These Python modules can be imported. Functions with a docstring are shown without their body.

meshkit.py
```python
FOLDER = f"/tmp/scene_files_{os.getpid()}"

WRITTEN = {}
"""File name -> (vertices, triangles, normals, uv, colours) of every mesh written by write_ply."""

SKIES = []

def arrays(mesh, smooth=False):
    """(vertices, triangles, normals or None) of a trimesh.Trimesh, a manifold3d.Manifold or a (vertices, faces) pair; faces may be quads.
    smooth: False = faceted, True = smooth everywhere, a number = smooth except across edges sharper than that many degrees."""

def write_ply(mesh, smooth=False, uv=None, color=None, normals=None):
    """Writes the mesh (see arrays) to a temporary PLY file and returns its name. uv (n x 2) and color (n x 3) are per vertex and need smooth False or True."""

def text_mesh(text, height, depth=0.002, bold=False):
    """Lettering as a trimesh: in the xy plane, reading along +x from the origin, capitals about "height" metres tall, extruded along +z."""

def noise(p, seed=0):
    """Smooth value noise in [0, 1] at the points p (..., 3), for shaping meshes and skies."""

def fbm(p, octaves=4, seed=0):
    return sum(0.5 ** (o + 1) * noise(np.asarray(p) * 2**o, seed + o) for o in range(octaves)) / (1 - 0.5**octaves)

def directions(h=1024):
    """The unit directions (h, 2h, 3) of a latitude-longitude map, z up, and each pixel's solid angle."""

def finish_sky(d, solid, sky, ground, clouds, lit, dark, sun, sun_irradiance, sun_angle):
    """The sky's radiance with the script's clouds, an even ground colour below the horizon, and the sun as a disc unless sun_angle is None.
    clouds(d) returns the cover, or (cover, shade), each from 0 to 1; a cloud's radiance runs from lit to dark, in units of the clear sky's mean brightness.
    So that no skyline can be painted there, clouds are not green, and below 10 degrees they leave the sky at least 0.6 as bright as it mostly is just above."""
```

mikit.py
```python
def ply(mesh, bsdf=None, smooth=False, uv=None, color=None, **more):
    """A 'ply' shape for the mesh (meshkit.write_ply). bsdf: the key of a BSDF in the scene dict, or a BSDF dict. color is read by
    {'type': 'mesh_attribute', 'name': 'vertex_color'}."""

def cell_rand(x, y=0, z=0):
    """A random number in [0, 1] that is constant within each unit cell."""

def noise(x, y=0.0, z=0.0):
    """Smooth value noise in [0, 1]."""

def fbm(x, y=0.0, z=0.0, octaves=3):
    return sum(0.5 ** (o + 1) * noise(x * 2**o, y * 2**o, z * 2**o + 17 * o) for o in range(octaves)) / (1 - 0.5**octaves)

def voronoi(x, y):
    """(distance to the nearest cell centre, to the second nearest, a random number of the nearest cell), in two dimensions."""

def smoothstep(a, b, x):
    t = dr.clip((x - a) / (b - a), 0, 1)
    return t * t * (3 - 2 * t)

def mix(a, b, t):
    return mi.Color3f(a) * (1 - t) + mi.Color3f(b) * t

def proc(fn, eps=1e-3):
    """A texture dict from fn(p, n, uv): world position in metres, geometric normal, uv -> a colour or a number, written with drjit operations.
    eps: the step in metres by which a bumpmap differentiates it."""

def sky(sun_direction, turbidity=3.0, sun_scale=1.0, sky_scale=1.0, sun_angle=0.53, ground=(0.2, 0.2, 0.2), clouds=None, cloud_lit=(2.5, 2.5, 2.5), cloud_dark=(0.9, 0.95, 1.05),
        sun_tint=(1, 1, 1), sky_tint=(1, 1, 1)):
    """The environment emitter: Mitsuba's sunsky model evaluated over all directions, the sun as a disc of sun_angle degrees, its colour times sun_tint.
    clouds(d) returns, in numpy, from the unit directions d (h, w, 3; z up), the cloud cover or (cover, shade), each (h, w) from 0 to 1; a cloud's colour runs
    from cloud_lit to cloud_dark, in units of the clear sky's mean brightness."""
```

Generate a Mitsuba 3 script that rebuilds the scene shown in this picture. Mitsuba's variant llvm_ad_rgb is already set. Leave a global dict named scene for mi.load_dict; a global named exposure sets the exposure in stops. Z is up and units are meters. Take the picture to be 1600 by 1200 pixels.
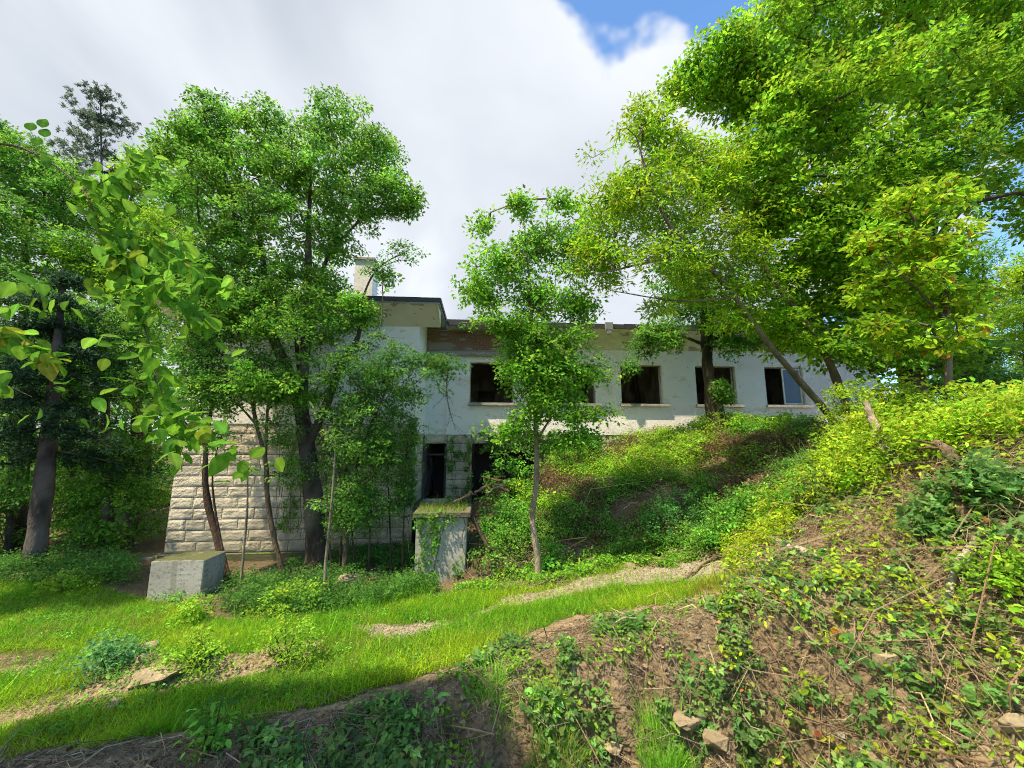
import math
import numpy as np
import trimesh
import shapely
from shapely.geometry import Polygon, box as sbox
from scipy.interpolate import LinearNDInterpolator, NearestNDInterpolator, RegularGridInterpolator
from scipy.ndimage import gaussian_filter
import drjit as dr
import mitsuba as mi
import mikit
import meshkit

T = mi.ScalarTransform4f
scene, labels = {}, {}

# ------------------------------------------------------------------ camera, sky, exposure
EYE, FPX, PITCH = 3.5, 600.0, math.radians(8.53)
scene['camera'] = {
    'type': 'perspective', 'fov': math.degrees(2 * math.atan(800 / FPX)), 'fov_axis': 'x',
    'near_clip': 0.05, 'far_clip': 2000.0,
    'to_world': T().look_at(origin=[0, 0, EYE], target=[0, math.cos(PITCH), EYE + math.sin(PITCH)], up=[0, 0, 1])}


def cloud_cover(d):
    q = d / np.maximum(d[..., 2:3] + 0.35, 0.05)
    warp = meshkit.fbm(q * 1.3 + 3.1, 3, 5)[..., None] - 0.5
    n = meshkit.fbm(q * [1.1, 1.1, 0.6] + warp * 1.1 + [0.3, 7.7, 1.0], 5, 2)
    az = np.degrees(np.arctan2(d[..., 0], d[..., 1]))
    el = np.degrees(np.arcsin(np.clip(d[..., 2], -1, 1)))
    edge = np.minimum(27 + (45 - el) * np.where(el > 45, 2.6, 1.0), 44)
    t = np.clip((az - edge + 26) / 52, 0, 1)          # the cloud bank thins out towards the right
    wisp = meshkit.fbm(q * [7.5, 7.5, 4.0] + warp * 4.5 + [2.7, 5.6, 1.0], 5, 8) - .5
    n = n + wisp * 1.25 + 0.80 * (1 - t * t * (3 - 2 * t)) - 0.38
    n = n + .3 * np.clip((-20 - az) / 15, 0, 1) * np.clip((90 + az) / 20, 0, 1)      # solid cloud over the woods
    cover = np.clip((n - 0.40) / 0.17, 0, 1)
    cover = cover * cover * (3 - 2 * cover)
    s = meshkit.fbm(q * [1.5, 1.5, 1.0] + warp * 1.2 + [9.3, 2.2, 4.0], 6, 11)
    return cover * 0.96, np.clip((s - 0.36) * 3.2, 0, 1)


SUN = (-0.36, -0.27, 0.90)
scene['sky_light'] = mikit.sky(SUN, turbidity=3.0, clouds=cloud_cover, cloud_lit=(1.25, 1.29, 1.34), cloud_dark=(.78, .85, .94),
                               sun_tint=(1.0, 0.97, 0.88), sun_scale=0.82, sky_tint=(1.15, 1.27, 1.30))
exposure = 2.68

# ------------------------------------------------------------------ materials
VC = {'type': 'mesh_attribute', 'name': 'vertex_color'}
scene['leaf_bsdf'] = {'type': 'principledthin', 'base_color': VC, 'roughness': 0.5, 'diff_trans': 1.15, 'spec_trans': 0.0, 'eta': 1.35}
scene['grass_bsdf'] = {'type': 'principledthin', 'base_color': VC, 'roughness': 0.55, 'diff_trans': 0.9, 'spec_trans': 0.0, 'eta': 1.4}


def bump(inner, fn, scale, eps):
    return {'type': 'bumpmap', 'arbitrary': mikit.proc(fn, eps), 'scale': scale, 'bsdf': inner}


def fine(f, o=3):
    return lambda p, n, uv: mikit.fbm(p.x * f, p.y * f, p.z * f, o)


scene['bark_bsdf'] = {'type': 'twosided', 'b': bump({'type': 'principled', 'base_color': VC, 'roughness': 0.9, 'specular': 0.2},
                                                   lambda p, n, uv: mikit.fbm(p.x * 45, p.y * 45, p.z * 9, 4), 0.04, 2e-3)}
def soil_dark(p, n, uv):
    g = mikit.fbm(p.x * 26, p.y * 26, p.z * 26, 4)
    h = mikit.fbm(p.x * 90, p.y * 90, p.z * 90, 2)
    return .55 * mikit.smoothstep(.5, .66, g) * (.5 + .8 * h)


def soil_relief(p, n, uv):
    return mikit.fbm(p.x * 20, p.y * 20, p.z * 20, 4)


scene['soil_bsdf'] = {'type': 'twosided', 'b': bump({'type': 'blendbsdf', 'weight': mikit.proc(soil_dark), 'a': {'type': 'principled', 'base_color': VC, 'roughness': 0.95, 'specular': 0.15},
                                                    'b': {'type': 'principled', 'base_color': {'type': 'rgb', 'value': [.055, .042, .026]}, 'roughness': 0.95, 'specular': 0.1}}, soil_relief, 0.06, 3e-3)}


def rock_color(a, b, c):
    def fn(p, n, uv):
        k = mikit.fbm(p.x * 5, p.y * 5, p.z * 7, 4)
        g = mikit.fbm(p.x * 40, p.y * 40, p.z * 40, 2)
        m = mikit.mix(a, b, mikit.smoothstep(0.3, 0.7, k))
        return mikit.mix(m, c, 0.5 * mikit.smoothstep(0.5, 0.75, g))
    return mikit.proc(fn)


scene['rock_bsdf'] = {'type': 'twosided', 'b': bump({'type': 'principled', 'base_color': rock_color((.32, .27, .175), (.23, .19, .12), (.13, .115, .075)), 'roughness': 0.9, 'specular': 0.2},
                                                   fine(25, 3), 0.02, 3e-3)}


def block_color(p, n, uv):
    k = mikit.fbm(p.x * 1.3, p.y * 1.3, p.z * 1.7, 4)
    g = mikit.fbm(p.x * 28, p.y * 28, p.z * 28, 3)
    d = mikit.fbm(p.x * 3.1, p.y * 3.1, p.z * 0.9 + 7, 4)
    c = mikit.mix((.68, .63, .48), (.58, .53, .41), mikit.smoothstep(.3, .7, k))
    c = mikit.mix(c, (.36, .33, .25), .55 * mikit.smoothstep(.48, .72, g))
    b = mikit.cell_rand(p.x * 1.55 + mikit.cell_rand(p.z * 3.2 - .35) * 3, p.z * 3.2 - .35)      # stone to stone
    c = c * (.80 + .32 * b)
    c = mikit.mix(c, (.20, .21, .13), .6 * (1 - mikit.smoothstep(.2, 1.3, p.z + 1.1 * (d - .5))))
    return mikit.mix(c, (.22, .22, .17), .6 * mikit.smoothstep(.52, .72, d))


scene['block_bsdf'] = {'type': 'twosided', 'b': bump({'type': 'principled', 'base_color': mikit.proc(block_color), 'roughness': 0.92, 'specular': 0.2},
                                                    fine(22, 3), 0.02, 3e-3)}


def plaster_color(p, n, uv):
    k = mikit.fbm(p.x * .7, p.y * .7, p.z * .9, 4)
    streak = mikit.fbm(p.x * 6 + p.y * 6, 3, p.z * .45, 4)
    spot = mikit.fbm(p.x * 9, p.y * 9, p.z * 9, 3)
    c = mikit.mix((.87, .87, .85), (.80, .81, .79), mikit.smoothstep(.35, .7, k))
    c = mikit.mix(c, (.58, .57, .50), .3 * mikit.smoothstep(.58, .8, streak) * mikit.smoothstep(.4, .6, k))
    big = mikit.fbm(p.x * 1.1 + 5, p.y * 1.1, p.z * 2.1, 5)
    c = mikit.mix(c, (.64, .61, .52), .6 * mikit.smoothstep(.64, .69, big))
    crack = dr.abs(mikit.fbm(p.x * 1.2, p.y * 1.2 + 9, p.z * 1.2, 5) - .5)
    c = mikit.mix(c, (.30, .28, .24), .55 * (1 - mikit.smoothstep(0, .006, crack)) * mikit.smoothstep(.45, .6, k))
    return mikit.mix(c, (.45, .42, .35), .6 * mikit.smoothstep(.7, .8, spot))


scene['plaster_bsdf'] = {'type': 'twosided', 'b': bump({'type': 'principled', 'base_color': mikit.proc(plaster_color), 'roughness': 0.9, 'specular': 0.2},
                                                      fine(14, 4), 0.006, 4e-3)}


def soffit_color(p, n, uv):
    k = mikit.fbm(p.x * 2.2, p.y * 2.2, p.z * 2.2, 4)
    flake = mikit.fbm(p.x * 3.5 + 4, p.y * 5, p.z * 5, 4)
    c = mikit.mix((.80, .77, .64), (.74, .69, .53), mikit.smoothstep(.3, .7, k))
    return mikit.mix(c, (.33, .28, .2), .8 * mikit.smoothstep(.64, .68, flake))


scene['soffit_bsdf'] = {'type': 'twosided', 'b': {'type': 'principled', 'base_color': mikit.proc(soffit_color), 'roughness': 0.9, 'specular': 0.2}}


def concrete_color(p, n, uv):
    k = mikit.fbm(p.x * 1.6, p.y * 1.6, p.z * 1.6, 4)
    s = mikit.fbm(p.x * 9, p.y * 9, p.z * .8, 3)
    g = mikit.fbm(p.x * 60, p.y * 60, p.z * 60, 2)
    c = mikit.mix((.42, .42, .39), (.31, .31, .285), mikit.smoothstep(.3, .7, k))
    c = mikit.mix(c, (.22, .22, .18), .65 * mikit.smoothstep(.5, .75, s))
    c = mikit.mix(c, (.55, .54, .5), .25 * mikit.smoothstep(.55, .75, g))
    pit = mikit.fbm(p.x * 23 + p.z * 9, p.y * 23, p.z * 17, 3)
    c = mikit.mix(c, (.15, .145, .12), .5 * mikit.smoothstep(.62, .68, pit))
    m = mikit.fbm(p.x * 5, p.y * 5, p.z * 5 + 3, 4)
    return mikit.mix(c, mikit.mix((.09, .085, .055), (.09, .12, .04), m), mikit.smoothstep(.5, .9, n.z) * mikit.smoothstep(.2, .4, m))


def slab_color(p, n, uv):
    k = mikit.fbm(p.x * 4, p.y * 4, p.z * 4, 4)
    return mikit.mix((.12, .11, .08), (.10, .13, .05), mikit.smoothstep(.4, .6, k))


scene['mossy_bsdf'] = {'type': 'twosided', 'b': bump({'type': 'principled', 'base_color': mikit.proc(slab_color), 'roughness': 0.95, 'specular': 0.1}, fine(20, 3), 0.02, 3e-3)}
scene['concrete_bsdf'] = {'type': 'twosided', 'b': bump({'type': 'principled', 'base_color': mikit.proc(concrete_color), 'roughness': 0.9, 'specular': 0.2},
                                                       fine(18, 4), 0.01, 3e-3)}


def plain(name, rgb, rough=0.8, **kw):
    scene[name] = {'type': 'twosided', 'b': {'type': 'principled', 'base_color': {'type': 'rgb', 'value': list(rgb)}, 'roughness': rough, 'specular': 0.3, **kw}}


plain('dark_metal_bsdf', (.055, .057, .06), 0.55)
plain('zinc_bsdf', (.30, .32, .33), 0.5, metallic=0.4)
def room_color(p, n, uv):
    k = mikit.fbm(p.x * 1.3, p.y * 1.3, p.z * 1.3, 5)
    s = mikit.fbm(p.x * 4, p.y * 4, p.z * .8, 4)
    c = mikit.mix((.52, .48, .43), (.34, .29, .24), mikit.smoothstep(.42, .58, k))
    return mikit.mix(c, (.14, .12, .10), .7 * mikit.smoothstep(.52, .7, s))


scene['interior_bsdf'] = {'type': 'twosided', 'b': {'type': 'principled', 'base_color': mikit.proc(room_color), 'roughness': 0.95, 'specular': 0.1}}
plain('joint_bsdf', (.13, .12, .095), 0.95)
plain('cellar_bsdf', (.10, .09, .08), 0.95)
plain('frame_bsdf', (.75, .76, .76), 0.5)
plain('brick_bsdf', (.27, .155, .11), 0.95)
plain('mortar_bsdf', (.33, .28, .23), 0.95)
scene['pane_bsdf'] = {'type': 'thindielectric', 'int_ior': 1.9}
scene['dusty_pane_bsdf'] = {'type': 'principledthin', 'base_color': {'type': 'rgb', 'value': [.30, .42, .56]}, 'roughness': 0.35, 'diff_trans': 0.6, 'spec_trans': 0.15, 'eta': 1.5}

# ------------------------------------------------------------------ helpers
CT, ST = math.cos(PITCH), math.sin(PITCH)


def ray(px, py):
    u, v = (np.asarray(px, float) - 800) / FPX, (600 - np.asarray(py, float)) / FPX
    return np.stack([u, CT - v * ST, ST + v * CT], -1)


def at(px, py, d):
    r = ray(px, py)
    return r * (np.asarray(d, float)[..., None] / r[..., 1:2]) + [0, 0, EYE]


def atz(px, py, z):
    r = ray(px, py)
    return r * (z / r[2]) + [0, 0, EYE]


KEYS = {}


def numbered(name, parent=None):
    base = name if parent is None else parent + '__' + name
    n = KEYS.get(base, -1) + 1
    KEYS[base] = n
    return base if n == 0 else f'{base}_{n:03d}'


def thing(name, label, cat, group=None, kind=None):
    k = numbered(name)
    labels[k] = {'label': label, 'category': cat}
    if group:
        labels[k]['group'] = group
    if kind:
        labels[k]['kind'] = kind
    return k


def put(shape, name, parent=None, kind=None):
    k = numbered(name, parent)
    scene[k] = shape
    if kind:
        labels.setdefault(k, {})['kind'] = kind
    return k


def put_at(shape, key):
    scene[key] = shape
    return key


def nrm(a):
    return a / np.maximum(np.linalg.norm(a, axis=-1, keepdims=True), 1e-9)


def tube(points, radii, sides=5, cap=True):
    p = np.asarray(points, float)
    t = nrm(np.gradient(p, axis=0))
    ref = np.array([0.31, 0.17, 0.93]) if abs(t[:, 2]).mean() < 0.8 else np.array([0.93, 0.31, 0.17])
    a = nrm(np.cross(t, ref))
    b = np.cross(t, a)
    ang = np.arange(sides) * 2 * np.pi / sides
    r = np.broadcast_to(radii, (len(p),))
    v = p[:, None] + r[:, None, None] * (np.cos(ang)[None, :, None] * a[:, None] + np.sin(ang)[None, :, None] * b[:, None])
    i, j = np.meshgrid(np.arange(len(p) - 1), np.arange(sides), indexing='ij')
    i, j = i.ravel(), j.ravel()
    k = (j + 1) % sides
    f = np.vstack([np.stack([i * sides + j, i * sides + k, (i + 1) * sides + k], 1), np.stack([i * sides + j, (i + 1) * sides + k, (i + 1) * sides + j], 1)])
    v = v.reshape(-1, 3)
    if cap:
        m = len(v)
        v = np.vstack([v, p[:1], p[-1:]])
        jj = np.arange(sides)
        kk = (jj + 1) % sides
        o = (len(p) - 1) * sides
        f = np.vstack([f, np.stack([kk, jj, jj * 0 + m], 1), np.stack([o + jj, o + kk, jj * 0 + m + 1], 1)])
    return v, f


def join(parts):
    at_, vs, fs = 0, [], []
    for v, f in parts:
        vs.append(v)
        fs.append(f + at_)
        at_ += len(v)
    return np.vstack(vs), np.vstack(fs)


def smooth_path(pts, n):
    """Catmull-Rom through the rows of pts (any width), n samples per span."""
    p = np.asarray(pts, float)
    q = np.vstack([2 * p[0] - p[1], p, 2 * p[-1] - p[-2]])
    out = []
    for i in range(1, len(q) - 2):
        t = np.linspace(0, 1, n, endpoint=False)[:, None]
        a, b, c, d = q[i - 1], q[i], q[i + 1], q[i + 2]
        out.append(0.5 * (2 * b + (c - a) * t + (2 * a - 5 * b + 4 * c - d) * t ** 2 + (3 * b - a - 3 * c + d) * t ** 3))
    return np.vstack(out + [p[-1:]])


def bark_mesh(vf, dark, light, seed=0, scale=2.5):
    v, f = vf
    n = meshkit.fbm(v * [scale, scale, scale * .5], 3, seed)[:, None]
    g = meshkit.noise(v * 14, seed + 3)[:, None]
    k = np.clip((n - .36) * 3.4, 0, 1)
    col = np.asarray(dark) * (1 - k) + np.asarray(light) * k
    return mikit.ply((v, f), 'bark_bsdf', True, color=col * (0.8 + 0.4 * g))


LEAF = {
    'diamond': ([(0, 0, 0), (.45, .29, .07), (1, 0, -.08), (.45, -.29, .07)], [(0, 2, 1), (0, 3, 2)]),
    'slim': ([(0, 0, 0), (.4, .17, .05), (1, 0, -.12), (.4, -.17, .05)], [(0, 2, 1), (0, 3, 2)]),
    'oval': ([(0, 0, 0), (.3, .25, .06), (.68, .22, .02), (1, 0, -.14), (.68, -.22, .02), (.3, -.25, .06)], [(0, 2, 1), (0, 3, 2), (0, 4, 3), (0, 5, 4)]),
    'maple': ([(0, 0, 0), (.1, .38, .04), (.42, .24, .05), (.55, .52, -.05), (.66, .2, .03), (1, 0, -.1), (.66, -.2, .03), (.55, -.52, -.05), (.42, -.24, .05), (.1, -.38, .04)],
              [(0, 2, 1), (0, 4, 2), (2, 4, 3), (0, 5, 4), (0, 6, 5), (0, 8, 6), (8, 7, 6), (0, 9, 8)]),
    'ivy': ([(0, 0, 0), (-.08, .3, .02), (.28, .48, -.02), (.45, .26, .05), (1, 0, -.08), (.45, -.26, .05), (.28, -.48, -.02), (-.08, -.3, .02)],
            [(0, 2, 1), (0, 3, 2), (0, 4, 3), (0, 5, 4), (0, 6, 5), (0, 7, 6)]),
}


def leaf_mesh(c, n, d, size, tmpl, col):
    """Leaves at base points c, blade normals n, pointing along d: arrays for mikit.ply."""
    v0, f0 = (np.asarray(x) for x in LEAF[tmpl])
    n = nrm(n)
    d = nrm(d - n * (d * n).sum(-1, keepdims=True))
    b = np.cross(n, d)
    size = np.broadcast_to(size, (len(c),))[:, None, None]
    v = c[:, None] + size * (v0[None, :, :1] * d[:, None] + v0[None, :, 1:2] * b[:, None] + v0[None, :, 2:] * n[:, None])
    f = f0[None] + (np.arange(len(c)) * len(v0))[:, None, None]
    return v.reshape(-1, 3), f.reshape(-1, 3), np.repeat(col, len(v0), 0)


LEAF_GAIN = 2.1   # the base colour is split between reflection and transmission


def tint(rng, n, pal, jitter=0.16):
    """n colours drawn between the colours of a palette."""
    pal = np.asarray(pal, float) * np.where(np.asarray(pal, float)[:, 1:2] > np.asarray(pal, float)[:, :1], LEAF_GAIN, 1.0)
    w = rng.dirichlet(np.full(len(pal), 0.55), n)
    return (w @ pal) * np.exp(rng.normal(0, jitter, (n, 1))) * np.exp(rng.normal(0, .05, (n, 3)))


def cluster_leaves(rng, cen, per, rad, size, pal, tmpl, flat=0.5, up=1.0, mess=0.55, out=None, tips=None, droop=0.25):
    """Leaf clusters round the points cen. Each cluster has its own tint and its own tilt."""
    m = len(cen)
    k = np.maximum(1, rng.poisson(per, m))
    idx = np.repeat(np.arange(m), k)
    N = len(idx)
    base = tint(rng, m, pal, .19)
    tilt = rng.normal(0, .33, (m, 3))
    if out is not None:
        tilt = tilt + out * .45
    axis = nrm(np.array([0, 0, up]) + tilt)
    o = nrm(rng.normal(size=(N, 3))) * (rng.random((N, 1)) ** 0.45) * np.broadcast_to(rad, (m,))[idx][:, None]
    a = axis[idx]
    o = o - a * (o * a).sum(1, keepdims=True) * (1 - flat)
    nn = a + rng.normal(0, mess, (N, 3))
    dd = nrm(o) + rng.normal(0, .45, (N, 3)) - [0, 0, droop]
    col = base[idx] * np.exp(rng.normal(0, .23, (N, 1))) * np.exp(rng.normal(0, .06, (N, 3)))
    if tips is not None:
        t = rng.random(N) < tips[0]
        col[t] = np.asarray(tips[1]) * np.exp(rng.normal(0, .2, (t.sum(), 1)))
    s = size * np.clip(np.exp(rng.normal(0, .30, N)), .5, 1.55)
    return leaf_mesh(cen[idx] + o, nn, dd, s, tmpl, col)


def blob_points(rng, blobs, n, shell=0.4, gap=0.45, freq=0.7, seed=0):
    """Points in a union of ellipsoids (px, py, depth, rx px, ry px, depth ratio), thinned by noise so that gaps open."""
    pts, outs = [], []
    vol = np.array([b[3] * b[4] * (b[2] ** 2) for b in blobs], float) ** 0.85
    for b, w in zip(blobs, vol / vol.sum()):
        m = int(n * w * 2.6) + 4
        c = at(b[0], b[1], b[2])
        s = b[2] / FPX
        rad = np.array([b[3] * s, b[3] * s * (b[5] if len(b) > 5 else 0.9), b[4] * s])
        q = nrm(rng.normal(size=(m, 3)))
        q = q * (rng.random((m, 1)) ** shell)
        p = c + q * rad
        keep = meshkit.fbm(p * freq, 3, seed) > gap
        p, q = p[keep], q[keep]
        take = min(len(p), int(n * w) + 2)
        pts.append(p[:take])
        outs.append(q[:take])
    return np.vstack(pts), np.vstack(outs)


def grow(rng, trunks, pts, tip=0.006, power=0.42, sides=4, step=0.3, zpen=0.45, rise=0.12):
    """Branches from the trunk polylines to the points: each point joins the nearest node, nearest first."""
    nodes, par, rmax = [], [], []
    for tr in trunks:
        tr = np.asarray(tr, float)
        n = len(tr)
        for i in range(n // 4, n):
            nodes.append(tr[i, :3])
            par.append(-1)
            rmax.append(tr[i, 3])
    K = len(nodes) + 12 * len(pts)
    P = np.empty((K, 3))
    P[:len(nodes)] = nodes
    m = len(nodes)
    first = m
    d0 = np.min(np.linalg.norm(pts[:, None] - P[None, :m:max(1, m // 60)], axis=2), axis=1)
    chains = []
    par = par + [0] * (K - m)
    for i in np.argsort(d0):
        p = pts[i]
        dv = p - P[:m]
        cost = np.sqrt((dv ** 2).sum(1)) + zpen * np.maximum(0, -dv[:, 2])
        j = int(np.argmin(cost))
        L = np.linalg.norm(p - P[j])
        k = int(np.clip(L / step, 1, 10))
        t = (np.arange(1, k + 1) / k)[:, None]
        seg = P[j] + (p - P[j]) * t + np.sin(np.pi * t) * L * (np.array([0, 0, rise]) + rng.normal(0, .05, 3))
        seg[:-1] += rng.normal(0, .025, (k - 1, 3))
        ids = [j]
        for q in seg:
            P[m] = q
            par[m] = ids[-1]
            ids.append(m)
            m += 1
            if m >= K - 12:
                break
        chains.append(ids)
        if m >= K - 24:
            break
    cnt = np.zeros(m)
    for ids in chains:
        cnt[ids[-1]] += 1
    for i in range(m - 1, first - 1, -1):
        cnt[par[i]] += cnt[i]
    parts = []
    for ids in chains:
        c = np.maximum(cnt[ids], 1)
        r = tip * c ** power
        if ids[0] < first:
            r[0] = min(r[0], rmax[ids[0]] * .8)
        r = np.minimum(r, r[1] if len(r) > 1 else r)
        parts.append(tube(P[ids], r, 5 if r[0] > .02 else 3, cap=False))
    return join(parts)


def px_path(pts, n=5):
    """Trunk given as (px, py, depth, radius) rows -> dense (x, y, z, r)."""
    p = np.asarray(pts, float)
    w = np.hstack([at(p[:, 0], p[:, 1], p[:, 2]), p[:, 3:4]])
    return smooth_path(w, n)


def make_trunk(rng, paths, sides=9, rough=.12):
    parts = []
    for p in paths:
        if len(p) < 160 and p[0, 3] > .02:
            m = min(220, max(len(p), int(np.linalg.norm(np.diff(p[:, :3], axis=0), axis=1).sum() / .07)))
            p = np.stack([np.interp(np.linspace(0, len(p) - 1, m), np.arange(len(p)), p[:, i]) for i in range(4)], 1)
        r = p[:, 3] * (1 + rough * (meshkit.noise(np.c_[p[:, 2] * 3, p[:, 0] * 3, p[:, 1]], 5) - .5) * 2)
        v, f = tube(p[:, :3], np.maximum(r, .006) if p[0, 3] > .02 else r, sides + 3 * (p[0, 3] > .1))
        k = len(v) - 2
        c = np.repeat(p[:, :3], k // len(p), 0)
        d = v[:k] - c
        q = v[:k] * [9, 9, 2.2]
        v[:k] = c + d * (1 + rough * 2.2 * (meshkit.fbm(q, 3, 7) - .5)[:, None])      # furrows and swellings
        parts.append((v, f))
    return join(parts)


def tree(name, label, cat, trunks, blobs, n, per, rad, size, pal, tmpl='diamond', seed=1, group=None, bark=((.045, .036, .028), (.13, .11, .085)),
         gap=.42, freq=.7, shell=.42, flat=.5, mess=.55, tips=None, tip=.006, droop=.25, branchy=1.0, rise=.12, twig_pts=None, key=None):
    rng = np.random.default_rng(seed)
    k = key or thing(name, label, cat, group)
    paths = [px_path(t) for t in trunks]
    for i, p in enumerate(paths):   # a stem that starts no other stem reaches the ground
        free = all(np.linalg.norm(q[:, :3] - p[0, :3], axis=1).min() > .6 for j, q in enumerate(paths) if j != i and q[0, 2] <= p[0, 2] + .3)
        g = float(ground(p[0, 0], p[0, 1])) - .12
        if (i == 0 or free) and p[0, 2] > g:
            m = max(1, int((p[0, 2] - g) / .2))
            t = np.linspace(0, 1, m, endpoint=False)[:, None]
            foot = np.hstack([p[0, :3] * [1, 1, 0] + [0, 0, 1] * (g + (p[0, 2] - g) * t), p[0, 3] * (1.15 - .15 * t)])
            paths[i] = np.vstack([foot, p])
        if i == 0 or free:   # root flare
            q = paths[i]
            q[:, 3] *= 1 + .7 * np.exp(-np.maximum(q[:, 2] - g, 0) / .22)
    put(bark_mesh(make_trunk(rng, paths), *bark, seed=seed), 'trunk', k)
    pts, outs = blob_points(rng, blobs, n, shell, gap, freq, seed)
    sel = rng.random(len(pts)) < branchy
    put(bark_mesh(grow(rng, paths, pts[sel], tip, rise=rise), *bark, seed=seed + 1), 'twigs', k, 'stuff')
    v, f, c = cluster_leaves(rng, pts, per, rad, size, pal, tmpl, flat, 1.0, mess, outs, tips, droop)
    put(mikit.ply((v, f), 'leaf_bsdf', False, color=c), 'crown', k)
    return k


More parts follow.
